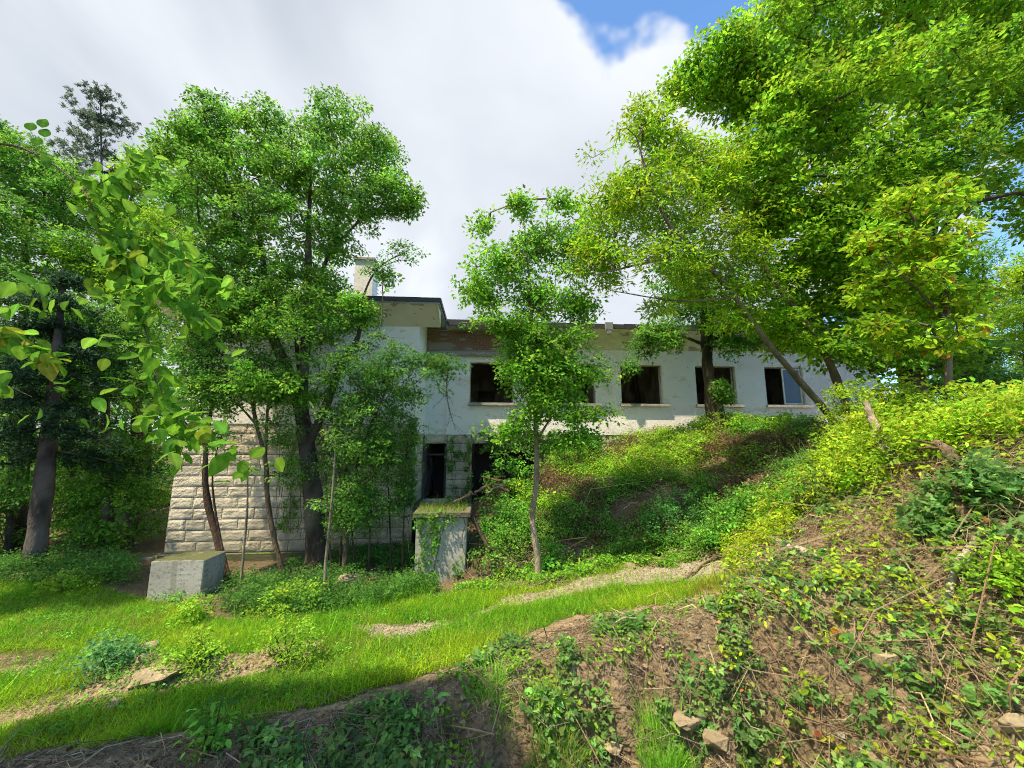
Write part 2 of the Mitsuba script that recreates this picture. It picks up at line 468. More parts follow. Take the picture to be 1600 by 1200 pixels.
# ------------------------------------------------------------------ terrain
CONTROL = [  # (px, py, 'd', depth) or (px, py, 'z', height below the eye)
    (0, 1182, 'z', -3.1), (0, 1130, 'z', -3.15), (0, 1095, 'z', -3.05), (0, 1060, 'z', -3.2), (0, 1000, 'z', -3.35), (0, 930, 'z', -3.5), (0, 905, 'z', -3.5),
    (130, 1160, 'z', -3.05), (130, 1100, 'z', -3.1), (150, 1055, 'z', -2.98), (150, 1000, 'z', -3.3), (150, 940, 'z', -3.48),
    (250, 1140, 'z', -3.0), (250, 1085, 'z', -3.05), (250, 1040, 'z', -2.9), (250, 1000, 'z', -3.22), (250, 950, 'z', -3.42),
    (400, 1114, 'z', -2.95), (400, 1060, 'z', -2.98), (400, 1025, 'z', -2.95), (400, 965, 'z', -3.3), (400, 930, 'z', -3.4), (420, 885, 'd', 11.2),
    (500, 1092, 'z', -2.9), (500, 1010, 'z', -2.98), (500, 960, 'z', -3.2), (500, 930, 'z', -3.3), (560, 880, 'd', 11),
    (640, 1062, 'z', -2.85), (650, 985, 'z', -2.98), (650, 940, 'z', -3.12), (640, 915, 'z', -3.25),
    (750, 1012, 'z', -2.75), (740, 960, 'z', -2.88), (740, 915, 'z', -3.1), (760, 870, 'd', 9.3), (770, 800, 'd', 11.3), (770, 765, 'd', 13.2),
    (840, 980, 'z', -2.7), (840, 940, 'z', -2.78), (840, 905, 'z', -2.95), (840, 850, 'd', 9.6), (840, 785, 'd', 11.2), (840, 740, 'd', 13.3),
    (950, 950, 'z', -2.58), (930, 915, 'z', -2.7), (920, 880, 'd', 8.7), (920, 800, 'd', 10.3), (920, 745, 'd', 12), (920, 712, 'd', 14),
    (1050, 936, 'z', -2.42), (1050, 900, 'z', -2.48), (1040, 868, 'z', -2.5), (1030, 800, 'd', 9.5), (1030, 740, 'd', 11), (1030, 702, 'd', 13.2),
    (1110, 915, 'z', -2.25), (1150, 868, 'z', -2.1), (1130, 845, 'd', 7.9), (1130, 780, 'd', 9.3), (1130, 720, 'd', 10.8), (1125, 676, 'd', 12.4), (1130, 672, 'd', 14.4),
    (1200, 870, 'd', 6.1), (1200, 800, 'd', 7.7), (1210, 740, 'd', 9.3), (1220, 690, 'd', 11.5), (1225, 680, 'd', 14.6),
    (1290, 860, 'd', 5.5), (1290, 800, 'd', 6.5), (1300, 730, 'd', 8), (1310, 684, 'd', 9.6), (1320, 680, 'd', 14.8),
    # the cut face
    (0, 1225, 'd', 3.5), (150, 1200, 'd', 3.7), (0, 1300, 'd', 3.3), (400, 1150, 'd', 4.05), (400, 1200, 'd', 3.85), (400, 1290, 'd', 3.55), (640, 1105, 'd', 4.4), (640, 1200, 'd', 4.05), (640, 1290, 'd', 3.8),
    (750, 1050, 'd', 4.8), (750, 1200, 'd', 4.3), (840, 1025, 'd', 5.0), (840, 1100, 'd', 4.72), (840, 1200, 'd', 4.4), (840, 1300, 'd', 4.15),
    (1000, 990, 'd', 5.05), (1000, 1070, 'd', 4.75), (1000, 1130, 'd', 4.58), (1000, 1200, 'd', 4.42), (1000, 1300, 'd', 4.15),
    (1120, 960, 'd', 4.95), (1120, 1030, 'd', 4.7), (1120, 1110, 'd', 4.5), (1120, 1200, 'd', 4.32), (1120, 1300, 'd', 4.05),
    (1250, 1300, 'd', 3.9), (1250, 1200, 'd', 4.12), (1250, 1100, 'd', 4.32), (1250, 1020, 'd', 4.5), (1250, 950, 'd', 4.75), (1250, 900, 'd', 5.05),
    (1400, 1300, 'd', 3.5), (1400, 1200, 'd', 3.7), (1400, 1100, 'd', 3.92), (1400, 1000, 'd', 4.2), (1400, 900, 'd', 4.6), (1400, 820, 'd', 5.05), (1400, 750, 'd', 5.8), (1400, 690, 'd', 6.8),
    (1500, 1300, 'd', 3.25), (1500, 1200, 'd', 3.45), (1500, 1050, 'd', 3.75), (1500, 900, 'd', 4.2), (1500, 800, 'd', 4.65), (1500, 710, 'd', 5.2), (1500, 668, 'd', 6.2),
    (1600, 1300, 'd', 3.0), (1600, 1200, 'd', 3.2), (1600, 1000, 'd', 3.6), (1600, 800, 'd', 4.15), (1600, 700, 'd', 4.6), (1600, 655, 'd', 5.6),
    (1850, 1200, 'd', 2.9), (1850, 900, 'd', 3.4), (1850, 700, 'd', 4.2), (1850, 640, 'd', 5.2),
]
WORLD = [  # x, y, z relative to the eye
    (-9, 3.8, -3.15), (-12, 5, -3.2), (-12, 9, -3.5), (-9, 3.0, -4.6), (-14, 3, -4.6), (-40, 3, -4.8), (-40, 10, -3.3), (-40, 60, -2), (-15, 14, -3.5), (-12, 20, -3.4), (-25, 20, -3.0),
    (-10, 11.6, -3.45), (-6, 12, -3.45), (-4, 12.3, -3.45), (-3.3, 11.4, -3.4), (-2.5, 13, -3.2), (-5, 20, -3.4), (0, 20, -3), (10, 20, -1), (18, 22, -.6), (40, 60, -6), (0, 60, -3), (40, 20, -3),
    (13, 11, .1), (14, 14, .1), (17, 15, .0), (12, 8, .55), (15, 5, 1.0), (40, 5, 1.5), (9, 8.5, .4), (11, 12, .2), (40, 10, .2),
    (-9, 2.2, -4.8), (-4, 2.4, -4.8), (0, 2.5, -4.8), (3, 2.0, -4.7), (5, 1.6, -4.2), (40, 1.4, -3), (-40, 2, -4.8),
    (-9, 1, -3.6), (-3, 1.1, -3.4), (0, 1.1, -3.2), (3, 1, -3.2), (-3, 0, -1.8), (0, 0.2, -1.65), (3, 0, -1.8), (0, -2, -1.6), (-9, -1, -2), (9, -1, -2), (-40, -2, -2), (40, -2, -2), (-40, -12, -1.5), (40, -12, -1.5), (0, -12, -1.5),
]
cp = []
for px, py, how, val in CONTROL:
    p = at(px, py, val) if how == 'd' else atz(px, py, val)
    cp.append(p)
cp = np.vstack([np.array(cp), np.array(WORLD) + [0, 0, EYE]])
GX, GY = np.arange(-40, 40.01, .1), np.arange(-12, 60.01, .1)
gx, gy = np.meshgrid(GX, GY, indexing='ij')
gz = LinearNDInterpolator(cp[:, :2], cp[:, 2])(gx, gy)
bad = np.isnan(gz)
gz[bad] = NearestNDInterpolator(cp[:, :2], cp[:, 2])(gx[bad], gy[bad])
gz = gaussian_filter(gz, 1.1)
slope = np.hypot(*np.gradient(gz, .1))
base_h = RegularGridInterpolator((GX, GY), gz, bounds_error=False, fill_value=None)
base_s = RegularGridInterpolator((GX, GY), gaussian_filter(slope, 2), bounds_error=False, fill_value=None)


def clampxy(x, y):
    return np.stack([np.clip(x, -39.9, 39.9), np.clip(y, -11.9, 59.9)], -1)


def hit(px, py):
    """Where the ray of a pixel meets the ground."""
    r = ray(px, py)
    p = r * (np.geomspace(1.8, 50, 1500) / r[1])[:, None]
    below = p[:, 2] + EYE < base_h(clampxy(p[:, 0], p[:, 1]))
    return p[np.argmax(below) if below.any() else -1] + [0, 0, EYE]


def region(poly, far=14.4):
    p = np.array([hit(x, y)[:2] for x, y in poly])
    p *= np.minimum(1, far / p[:, 1])[:, None]
    return Polygon(p).buffer(0)


def inside(poly, x, y, soft=.25, seed=3):
    """Membership with a ragged edge."""
    q = np.stack([x, y, np.zeros_like(x)], -1)
    jx = (meshkit.fbm(q * 2.2, 3, seed) - .5) * soft * 3
    jy = (meshkit.fbm(q * 2.2 + 31, 3, seed + 9) - .5) * soft * 3
    return shapely.contains_xy(poly, x + jx, y + jy)


GRASS = region([(-250, 912), (0, 906), (120, 914), (224, 936), (330, 965), (480, 968), (600, 944), (700, 928), (840, 916), (1000, 886), (1140, 862), (1160, 880), (1110, 918), (1050, 942), (900, 962), (750, 1018),
                (640, 1068), (400, 1122), (200, 1160), (0, 1192), (-250, 1240)])
BARE = [region(p) for p in (
    [(-200, 1185), (0, 1132), (130, 1098), (330, 1072), (470, 1035), (505, 1000), (440, 1003), (380, 1022), (300, 1035), (225, 1018), (130, 1078), (0, 1100), (-200, 1150)],
    [(-60, 1025), (90, 1022), (95, 1052), (0, 1056), (-60, 1050)], [(545, 982), (640, 970), (745, 966), (700, 984), (600, 997)],
    [(800, 935), (900, 912), (1010, 884), (1150, 860), (1135, 895), (1050, 908), (960, 918), (840, 945), (740, 962)])]


def ground(x, y, fine_noise=True):
    x, y = np.asarray(x, float), np.asarray(y, float)
    c = clampxy(x, y)
    z = base_h(c).reshape(x.shape)
    s = np.clip((base_s(c).reshape(x.shape) - .35) / .5, 0, 2)
    if fine_noise:
        q = np.stack([x, y, z], -1)
        z = z + (meshkit.fbm(q * .8, 3, 1) - .5) * (.12 + .25 * s) + (meshkit.fbm(q * 3.4, 4, 4) - .5) * (.05 + .48 * s) + (meshkit.fbm(q * 15, 2, 8) - .5) * (.02 + .08 * s)
        for c_, r_, d_ in PITS:   # hollows washed out of the bank
            z = z - d_ * np.exp(-((x - c_[0]) ** 2 + (y - c_[1]) ** 2) / (2 * r_ * r_))
    return z


PITS = [(hit(1195, 1110)[:2], .20, .75), (hit(1080, 1150)[:2], .16, .45), (hit(965, 1175)[:2], .15, .4), (hit(1445, 800)[:2], .25, .5), (hit(790, 1185)[:2], .14, .35), (hit(1530, 1020)[:2], .14, .35)] + [
    (hit(x, y)[:2], r, d) for x, y, r, d in ((700, 1110, .09, .25), (860, 1060, .10, .3), (905, 1120, .09, .25), (1010, 1080, .10, .3), (1065, 1010, .09, .25), (1150, 1060, .12, .4), (1290, 980, .12, .35),
                                             (1330, 1110, .13, .45), (1250, 1160, .15, .5), (1420, 960, .10, .3), (1480, 1130, .13, .4), (1360, 880, .12, .3), (1260, 905, .09, .25), (560, 1150, .1, .25))]


def gpoint(x, y):
    return np.stack([x, y, ground(x, y)], -1)


def gnormal(x, y):
    e = .12
    gx_ = (base_h(clampxy(x + e, y)) - base_h(clampxy(x - e, y))) / (2 * e)
    gy_ = (base_h(clampxy(x, y + e)) - base_h(clampxy(x, y - e))) / (2 * e)
    return nrm(np.stack([-gx_, -gy_, np.ones_like(gx_)], -1))


def gat(px, py, lift=0.0):
    """A point on the ground seen at this pixel."""
    p = hit(px, py)
    return np.array([p[0], p[1], float(ground(p[0], p[1])) + lift])


def build_ground():
    front = np.radians(np.linspace(-66, 66, 350))
    rest = np.radians(np.linspace(66, 294, 36))[1:-1]
    th = np.concatenate([front, rest])
    r = np.concatenate([[.05, .5, 1, 1.5], np.geomspace(2.2, 24, 270), np.geomspace(25, 500, 26)])
    R, A = np.meshgrid(r, th, indexing='ij')
    x, y = R * np.sin(A), R * np.cos(A)
    z = ground(x.ravel(), y.ravel()).reshape(x.shape)
    v = np.stack([x, y, z], -1).reshape(-1, 3)
    m = len(th)
    i, j = np.meshgrid(np.arange(len(r) - 1), np.arange(m), indexing='ij')
    k = (j + 1) % m
    q = np.stack([i * m + j, i * m + k, (i + 1) * m + k, (i + 1) * m + j], -1).reshape(-1, 4)[:, ::-1]
    X, Y = v[:, 0], v[:, 1]
    g = inside(GRASS, X, Y, .12)
    for b in BARE:
        g &= ~inside(b, X, Y, .1)
    n1 = meshkit.fbm(v * 1.7, 4, 21)[:, None]
    n2 = meshkit.fbm(v * 9, 3, 22)[:, None]
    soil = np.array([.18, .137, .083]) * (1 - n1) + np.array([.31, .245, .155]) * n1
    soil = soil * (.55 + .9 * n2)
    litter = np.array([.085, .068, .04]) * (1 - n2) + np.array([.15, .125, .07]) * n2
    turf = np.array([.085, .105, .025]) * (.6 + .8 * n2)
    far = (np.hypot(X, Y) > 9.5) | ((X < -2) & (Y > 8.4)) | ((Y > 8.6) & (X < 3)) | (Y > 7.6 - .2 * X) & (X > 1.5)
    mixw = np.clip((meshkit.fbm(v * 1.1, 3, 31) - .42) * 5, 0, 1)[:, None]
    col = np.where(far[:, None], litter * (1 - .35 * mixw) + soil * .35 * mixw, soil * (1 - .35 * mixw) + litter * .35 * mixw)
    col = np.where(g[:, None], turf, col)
    path = inside(BARE[3], X, Y, .2) | inside(BARE[2], X, Y, .2)
    col = np.where(path[:, None], np.array([.30, .265, .21]) * (.6 + .7 * n2), col)
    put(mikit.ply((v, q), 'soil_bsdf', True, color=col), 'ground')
    labels['ground'] = {'label': 'grassy track and eroded brown earth bank rising to the right', 'category': 'ground', 'kind': 'structure'}


build_ground()

# ------------------------------------------------------------------ the building
PHI = math.radians(4.5)
BU, BV = np.array([math.cos(PHI), math.sin(PHI), 0]), np.array([-math.sin(PHI), math.cos(PHI), 0])
BO = np.array([0, 14.5, EYE])
BM = np.eye(4)
BM[:3, 0], BM[:3, 1], BM[:3, 3] = BU, BV, BO


def bl(U, V, z):
    return BO + U * BU + V * BV + np.array([0, 0, z])


def to_b(m):
    m = m.copy()
    m.apply_transform(BM)
    return m


def bbox(u0, u1, v0, v1, z0, z1, bevel=0.0):
    if bevel:
        m = trimesh.creation.box((u1 - u0 - 2 * bevel, v1 - v0 - 2 * bevel, z1 - z0 - 2 * bevel))
        pts = np.concatenate([m.vertices + np.array(s) * bevel for s in ((1, 0, 0), (-1, 0, 0), (0, 1, 0), (0, -1, 0), (0, 0, 1), (0, 0, -1))])
        m = trimesh.convex.convex_hull(pts)
    else:
        m = trimesh.creation.box((u1 - u0, v1 - v0, z1 - z0))
    m.apply_translation(((u0 + u1) / 2, (v0 + v1) / 2, (z0 + z1) / 2))
    return m


def wall_uz(u0, u1, z0, z1, v0, v1, holes=()):
    p = sbox(u0, z0, u1, z1)
    for h in holes:
        p = p.difference(sbox(h[0], h[2], h[1], h[3]))
    ms = [trimesh.creation.extrude_polygon(g, v1 - v0, engine='earcut') for g in getattr(p, 'geoms', [p])]
    m = trimesh.util.concatenate(ms)
    m.vertices = np.stack([m.vertices[:, 0], v0 + m.vertices[:, 2], m.vertices[:, 1]], -1)
    m.faces = m.faces[:, ::-1]
    return m


def sub(name, mesh, bsdf, parent, kind=None, smooth=False):
    return put(mikit.ply(to_b(mesh), bsdf, smooth), name, parent, kind)


bld = thing('building', 'derelict two storey white building with stone clad ground floor and empty windows behind the trees', 'building')
LU0, LU1, LV = -10.4, -3.25, -1.87
ZB_L, ZB_R = .55, .25
RU1 = 15.2
WINS = [(-1.6, .05), (1.6, 3.25), (4.27, 5.95), (7.33, 9.0), (10.25, 11.9)]
WZ0, WZ1 = 1.44, 3.0
# upper walls
uw = sub('upper_wall', wall_uz(LU1, RU1, ZB_R, 4.25, 0, .3, [(a, b, WZ0, WZ1) for a, b in WINS]), 'plaster_bsdf', bld)
lw = sub('upper_wall', trimesh.util.concatenate([wall_uz(LU0, LU1, ZB_L, 4.3, LV, LV + .3), bbox(LU1 - .3, LU1, LV + .3, 0, ZB_R, 4.3), bbox(LU0, LU0 + .3, LV + .3, 7, ZB_L, 4.3)]), 'plaster_bsdf', bld)
sub('end_wall', bbox(RU1 - .3, RU1, .3, 7.5, -3.4, 4.25), 'plaster_bsdf', bld)
sub('back_wall', bbox(LU0 + .3, RU1 - .3, 6.9, 7.2, -3.6, 4.25), 'plaster_bsdf', bld)
# stone storey behind its cladding
SW_WIN = (-4.62, -3.85, -.8, .1)
DOOR = (-3.2, -2.42, -2.15, .05)
LOWER = [DOOR, (-1.48, .95, -2.2, .02), (1.8, 3.4, -1.6, -.05), (4.4, 5.9, -1.3, -.06)]
sl = sub('stone_wall', wall_uz(LU0 + .04, LU1 - .04, -3.7, ZB_L, LV + .05, LV + .3, [SW_WIN]), 'joint_bsdf', bld)
sr = sub('stone_wall', wall_uz(LU1, 12, -3.7, ZB_R, .05, .3, LOWER), 'joint_bsdf', bld)
ss = sub('stone_wall', bbox(LU1 - .28, LU1 - .04, LV + .3, .05, -3.7, ZB_R), 'joint_bsdf', bld)
sub('stone_wall', bbox(LU0 + .04, LU0 + .3, LV + .3, 7, -3.7, ZB_L), 'block_bsdf', bld)
rngb = np.random.default_rng(5)


def rough_block(seed):
    """A unit block, x and z from 0 to 1, its front at y from 0 to -1 broken like quarried stone."""
    nx, nz = 11, 6
    xs, zs = np.linspace(.012, .988, nx), np.linspace(.03, .97, nz)
    X, Z = np.meshgrid(xs, zs, indexing='ij')
    edge = np.minimum(np.minimum(X, 1 - X) * 9, np.minimum(Z, 1 - Z) * 6)
    h = np.clip(edge, 0.4, 1) * (.25 + 1.0 * meshkit.fbm(np.stack([X * 4.6, Z * 2.6, X * 0 + seed * 3.7], -1), 3, seed))
    v = np.stack([X, -h, Z], -1).reshape(-1, 3)
    i, j = np.meshgrid(np.arange(nx - 1), np.arange(nz - 1), indexing='ij')
    q = np.stack([i * nz + j, (i + 1) * nz + j, (i + 1) * nz + j + 1, i * nz + j + 1], -1).reshape(-1, 4)
    ring = [i * nz for i in range(nx)] + [(nx - 1) * nz + j for j in range(1, nz)] + [i * nz + nz - 1 for i in range(nx - 2, -1, -1)] + [j for j in range(nz - 2, 0, -1)]
    back = v[ring].copy()
    back[:, 1] = 0
    m = len(v)
    r = len(ring)
    a, b = np.arange(r), (np.arange(r) + 1) % r
    q2 = np.stack([m + a, m + b, np.array(ring)[b], np.array(ring)[a]], -1)
    return mikit.ply((np.vstack([v, back]), np.vstack([q, q2])), 'block_bsdf', False)


BLOCKS = [rough_block(s) for s in range(10)]


def block(parent, u0, z0, w, h, v, side=False):
    M = np.eye(4)
    M[:3, :3] = np.diag([w, .026 + .020 * rngb.random(), h])
    if side:   # on the right hand side face of the left block: x runs back
        R = np.eye(4)
        R[:3, :3] = [[0, -1, 0], [1, 0, 0], [0, 0, 1]]
        M = R @ M
    M[:3, 3] = (v, u0, z0) if side else (u0, v, z0)
    put({**BLOCKS[rngb.integers(10)], 'to_world': T(BM @ M)}, 'stone_block', parent)


def courses(parent, u0, u1, z0, z1, v, holes=(), h=.312, side=False, skip=None):
    n = int(round((z1 - z0) / h))
    h = (z1 - z0) / n
    for c in range(n):
        zc = z0 + c * h
        cuts = [u0]
        u = u0
        for q in holes:
            if q[2] < zc + h * .6 and q[3] > zc + h * .4:
                cuts += [('h', q[0], q[1])]
        spans, left = [], u0
        for q in sorted([x for x in cuts if isinstance(x, tuple)], key=lambda x: x[1]):
            spans.append((left, q[1]))
            left = q[2]
        spans.append((left, u1))
        for a, b in spans:
            if b - a < .05:
                continue
            u = a
            while u < b - 1e-6:
                w = rngb.uniform(.5, .95)
                if b - u - w < .35:
                    w = b - u
                if skip is None or not skip(u, zc):
                    block(parent, u, zc, w, h, v, side)
                u += w


courses(sl, LU0 + .02, LU1, -3.25, ZB_L, LV + .05, [SW_WIN])
courses(sr, LU1 + .02, 8.5, -2.35, ZB_R, .05, LOWER, skip=lambda u, z: u > -1.0 and z < (-1.5 + .22 * u))
courses(ss, LV + .1, 0, -2.0, ZB_R, LU1 - .04, side=True)
# base strip in dark earth stained concrete
sub('plinth', bbox(LU0 - .03, LU1 + .02, LV - .12, LV + .02, -3.75, -3.262), 'mossy_bsdf', bld)
# roof slabs
rf = sub('roof', bbox(LU0 - .7, LU1 + .75, LV - .8, 7.8, 4.3, 4.44, .01), 'concrete_bsdf', bld)
sub('fascia', trimesh.util.concatenate([bbox(LU0 - .72, LU1 + .77, LV - .84, LV - .805, 4.36, 4.50), bbox(LU1 + .755, LU1 + .79, LV - .80, 7.8, 4.36, 4.50), bbox(LU0 - .745, LU0 - .705, LV - .80, 7.8, 4.36, 4.50)]), 'dark_metal_bsdf', rf)
rr = sub('roof', bbox(LU1 + .8, RU1 + .5, -.8, 8, 4.2, 4.33, .01), 'concrete_bsdf', bld)
g = []
for a in np.arange(LU1 + .82, RU1 + .4, 2.2):
    g.append(bbox(a, min(a + 2.19, RU1 + .5), -.86, -.805, 4.2 + .012 * math.sin(a * 3), 4.39 + .02 * math.sin(a * 2.3)))
sub('gutter', trimesh.util.concatenate(g), 'dark_metal_bsdf', rr)


def soffit(u0, u1, v_out, v_in, z_out, z_in, cell=.35):
    """Sloping plastered underside of the eave as a closed wedge, its face slightly uneven."""
    nu, nv = max(2, int((u1 - u0) / cell)), 5
    U, S = np.meshgrid(np.linspace(u0, u1, nu), np.linspace(0, 1, nv), indexing='ij')
    V = v_out + (v_in - v_out) * S
    Z = z_out + (z_in - z_out) * S ** 1.25 + (meshkit.noise(np.stack([U * 2, S * 3, U * 0], -1), 4) - .5) * .025 * np.sin(np.pi * S)
    v = np.stack([U, V, Z], -1).reshape(-1, 3)
    i, j = np.meshgrid(np.arange(nu - 1), np.arange(nv - 1), indexing='ij')
    q = np.stack([i * nv + j, i * nv + j + 1, (i + 1) * nv + j + 1, (i + 1) * nv + j], -1).reshape(-1, 4)
    m = trimesh.Trimesh(v, np.vstack([q[:, [0, 1, 2]], q[:, [0, 2, 3]]]), process=False)
    caps = []
    for u in (u0, u1):
        c = np.array([[u, v_out, z_out], [u, v_in, z_in], [u, v_in, z_out]])
        caps.append(trimesh.Trimesh(c, [[0, 1, 2]], process=False))
    return trimesh.util.concatenate([m] + caps)


sub('soffit', soffit(LU0 - .65, LU1 + .7, LV - .8, LV - .004, 4.296, 3.78), 'soffit_bsdf', rf)
sub('soffit', soffit(-.35, RU1 + .4, -.8, -.004, 4.196, 3.58), 'soffit_bsdf', rr)
# exposed brickwork under the eave where the plaster has come off
bw = sub('brickwork', bbox(LU1 + .02, -.36, -.10, -.003, 3.42, 4.19), 'mortar_bsdf', bld)
nb = 0
for c in range(8):
    z0 = 3.47 + c * .088
    u = LU1 + .04 + (.12 if c % 2 else 0)
    while u < -.62:
        if rngb.random() > .05 and not (c < 3 and u < -2.3):
            o = rngb.uniform(-.012, .012)
            put(mikit.ply(to_b(bbox(u, u + .225, -.125 + o, -.09, z0, z0 + .072, .006)), 'brick_bsdf'), 'brick', bw)
            nb += 1
        u += .24
sub('lintel', bbox(LU1 + .03, .3, -.16, -.003, 3.22, 3.4, .01), 'concrete_bsdf', bld)
# vent hole and outlet box
hole = trimesh.creation.cylinder(.055, .04, sections=20)
hole.apply_transform(trimesh.transformations.rotation_matrix(math.pi / 2, [1, 0, 0]))
hole.apply_translation((2.72, -.006, 3.47))
sub('vent_pipe', hole, 'dark_metal_bsdf', bld)
sub('gutter_outlet', trimesh.util.concatenate([bbox(3.42, 3.72, -.94, -.864, 4.12, 4.42, .01), bbox(3.49, 3.65, -.93, -.85, 3.97, 4.12, .01)]), 'zinc_bsdf', rr)
# windows: sills, reveals, remaining frame
for i, (a, b) in enumerate(WINS):
    w = sub('window', wall_uz(a, b, WZ0, WZ1, .12, .17, [(a + .035, b - .035, WZ0 + .035, WZ1 - .035)]), 'interior_bsdf', bld)
    sub('sill', bbox(a - .06, b + .2, -.14, .11, WZ0 - .105, WZ0 - .002, .012), 'concrete_bsdf', w)
    if i == 4:
        m_ = (a + b) / 2 - .02
        sub('frame', trimesh.util.concatenate([wall_uz(m_, b - .04, WZ0 + .04, WZ1 - .04, .09, .118, [(m_ + .06, b - .1, WZ0 + .1, WZ1 - .1)])]), 'frame_bsdf', w)
        put(mikit.ply(to_b(bbox(m_ + .062, b - .102, .102, .106, WZ0 + .102, WZ1 - .102)), 'dusty_pane_bsdf'), 'pane', w)
sub('opening', wall_uz(*SW_WIN[:2], *SW_WIN[2:], LV + .12, LV + .16, [(SW_WIN[0] + .05, SW_WIN[1] - .05, SW_WIN[2] + .05, SW_WIN[3] - .05)]), 'dark_metal_bsdf', bld)
dr_ = sub('door_frame', wall_uz(*DOOR, .1, .16, [(DOOR[0] + .07, DOOR[1] - .07, DOOR[2] - .1, DOOR[3] - .08)]), 'dark_metal_bsdf', bld)
sub('transom', bbox(DOOR[0] + .07, DOOR[1] - .07, .11, .15, -.5, -.44), 'dark_metal_bsdf', bld)
# inside: slabs, partitions, corridor wall
inner = [bbox(LU1 - .3, RU1 - .3, .3, 6.9, .1, .4), bbox(LU1, RU1 - .3, .302, 6.9, 3.7, 3.85), bbox(LU0 + .3, LU1 - .301, LV + .302, 6.9, .1, .4)]
for u in (LU1 + .1, .75, 3.75, 6.6, 9.6, 12.6):
    inner.append(bbox(u, u + .14, .302, 4.6, .4, 3.7))
inner.append(wall_uz(LU1 + .25, RU1 - .3, .4, 3.7, 4.62, 4.76, [(-1.35, -.5, .4, 2.5), (1.9, 2.8, .4, 2.5), (5.2, 6.1, .4, 2.5), (8.0, 8.9, .4, 2.5), (11, 11.9, .4, 2.5)]))
inner.append(bbox(LU1 - .3, LU1 - .1, .302, 6.9, -2.25, 3.7))
sub('interior', trimesh.util.concatenate(inner), 'interior_bsdf', bld)
sub('cellar', trimesh.util.concatenate([wall_uz(LU1, 11.9, -3.6, .098, 3.2, 3.34), bbox(LU1, 11.9, .302, 3.2, -2.4, -2.25), bbox(LU1, 11.9, .302, 3.2, .06, .098), bbox(-2.3, -2.2, .302, 3.2, -2.25, .06)]), 'cellar_bsdf', bld)
# chimney
c0 = at(552, 455, 13.2)
cu, cv = float((c0 - BO) @ BU), float((c0 - BO) @ BV)
chz = float(at(560, 402, 13.2)[2] - EYE)
ch = sub('chimney', bbox(cu, cu + .66, cv, cv + .66, 4.44, chz - .1), 'plaster_bsdf', rf)
sub('chimney_cap', bbox(cu - .06, cu + .72, cv - .06, cv + .72, chz - .1, chz, .012), 'concrete_bsdf', rf)

# ------------------------------------------------------------------ concrete pieces in front
PB = at(648, 915, 9.1)
pier_l, pier_r = at(648, 880, 9.1), at(727, 880, 9.1)
pu0, pu1 = float((pier_l - BO) @ BU), float((pier_r - BO) @ BU)
pv0 = float((pier_l - BO) @ BV)
ztop = float(at(690, 800, 9.1)[2] - EYE)
porch = thing('entrance_platform', 'weathered concrete entrance platform on a tall block wall in front of the dark doorway', 'platform')
for nm, m in (('support_wall', trimesh.util.concatenate([bbox(pu0, pu1, pv0, pv0 + 1.0, -3.9, ztop - .13, .012)])), ('landing', bbox(LU1 + .12, pu1 + .1, -1.9, -.12, -3.8, -2.2, .01)),
              ('slab', bbox(pu0 - .07, pu1 + .1, pv0 - .09, pv0 + 1.08, ztop - .128, ztop, .02))):
    sub(nm, m, 'mossy_bsdf' if nm == 'slab' else 'concrete_bsdf', porch)
bk = thing('concrete_block', 'pale grey concrete block standing by the left corner of the stone wall', 'block')
q0, q1 = at(229, 930, 8.95), at(309, 930, 8.95)
bu0, bu1, bv0 = float((q0 - BO) @ BU), float((q1 - BO) @ BU), float((q0 - BO) @ BV)
bzt = float(at(270, 877, 8.95)[2] - EYE)
sub('body', bbox(bu0, bu1, bv0, bv0 + .75, -3.8, bzt, .015), 'concrete_bsdf', bk)
# low dark wall end behind the block
lowk = thing('low_wall', 'low mossy dark wall half hidden in the shade left of the stone facade', 'wall')
lz = float(at(190, 872, 12.0)[2] - EYE)
l0, l1 = at(145, 880, 12.0), at(236, 880, 12.0)
sub('body', bbox(float((l0 - BO) @ BU), float((l1 - BO) @ BU) + .25, float((l0 - BO) @ BV), float((l0 - BO) @ BV) + .4, -3.8, lz - .09), 'block_bsdf', lowk)
sub('coping', bbox(float((l0 - BO) @ BU) - .05, float((l1 - BO) @ BU) + .3, float((l0 - BO) @ BV) - .06, float((l0 - BO) @ BV) + .46, lz - .088, lz, .012), 'concrete_bsdf', lowk)

# ------------------------------------------------------------------ trees
PAL_MAPLE = [(.125, .245, .016), (.18, .30, .018), (.07, .16, .02)]
PAL_YELLOW = [(.185, .30, .016), (.13, .24, .018), (.23, .31, .018), (.08, .17, .02)]
PAL_DARK = [(.05, .125, .03), (.075, .175, .03), (.11, .22, .035)]
PAL_MID = [(.08, .19, .025), (.055, .14, .025), (.13, .25, .03)]
PAL_PINE = [(.055, .085, .06), (.08, .115, .08)]
PALE_BARK = ((.17, .14, .10), (.34, .29, .21))
GREY_BARK = ((.10, .085, .065), (.22, .19, .15))

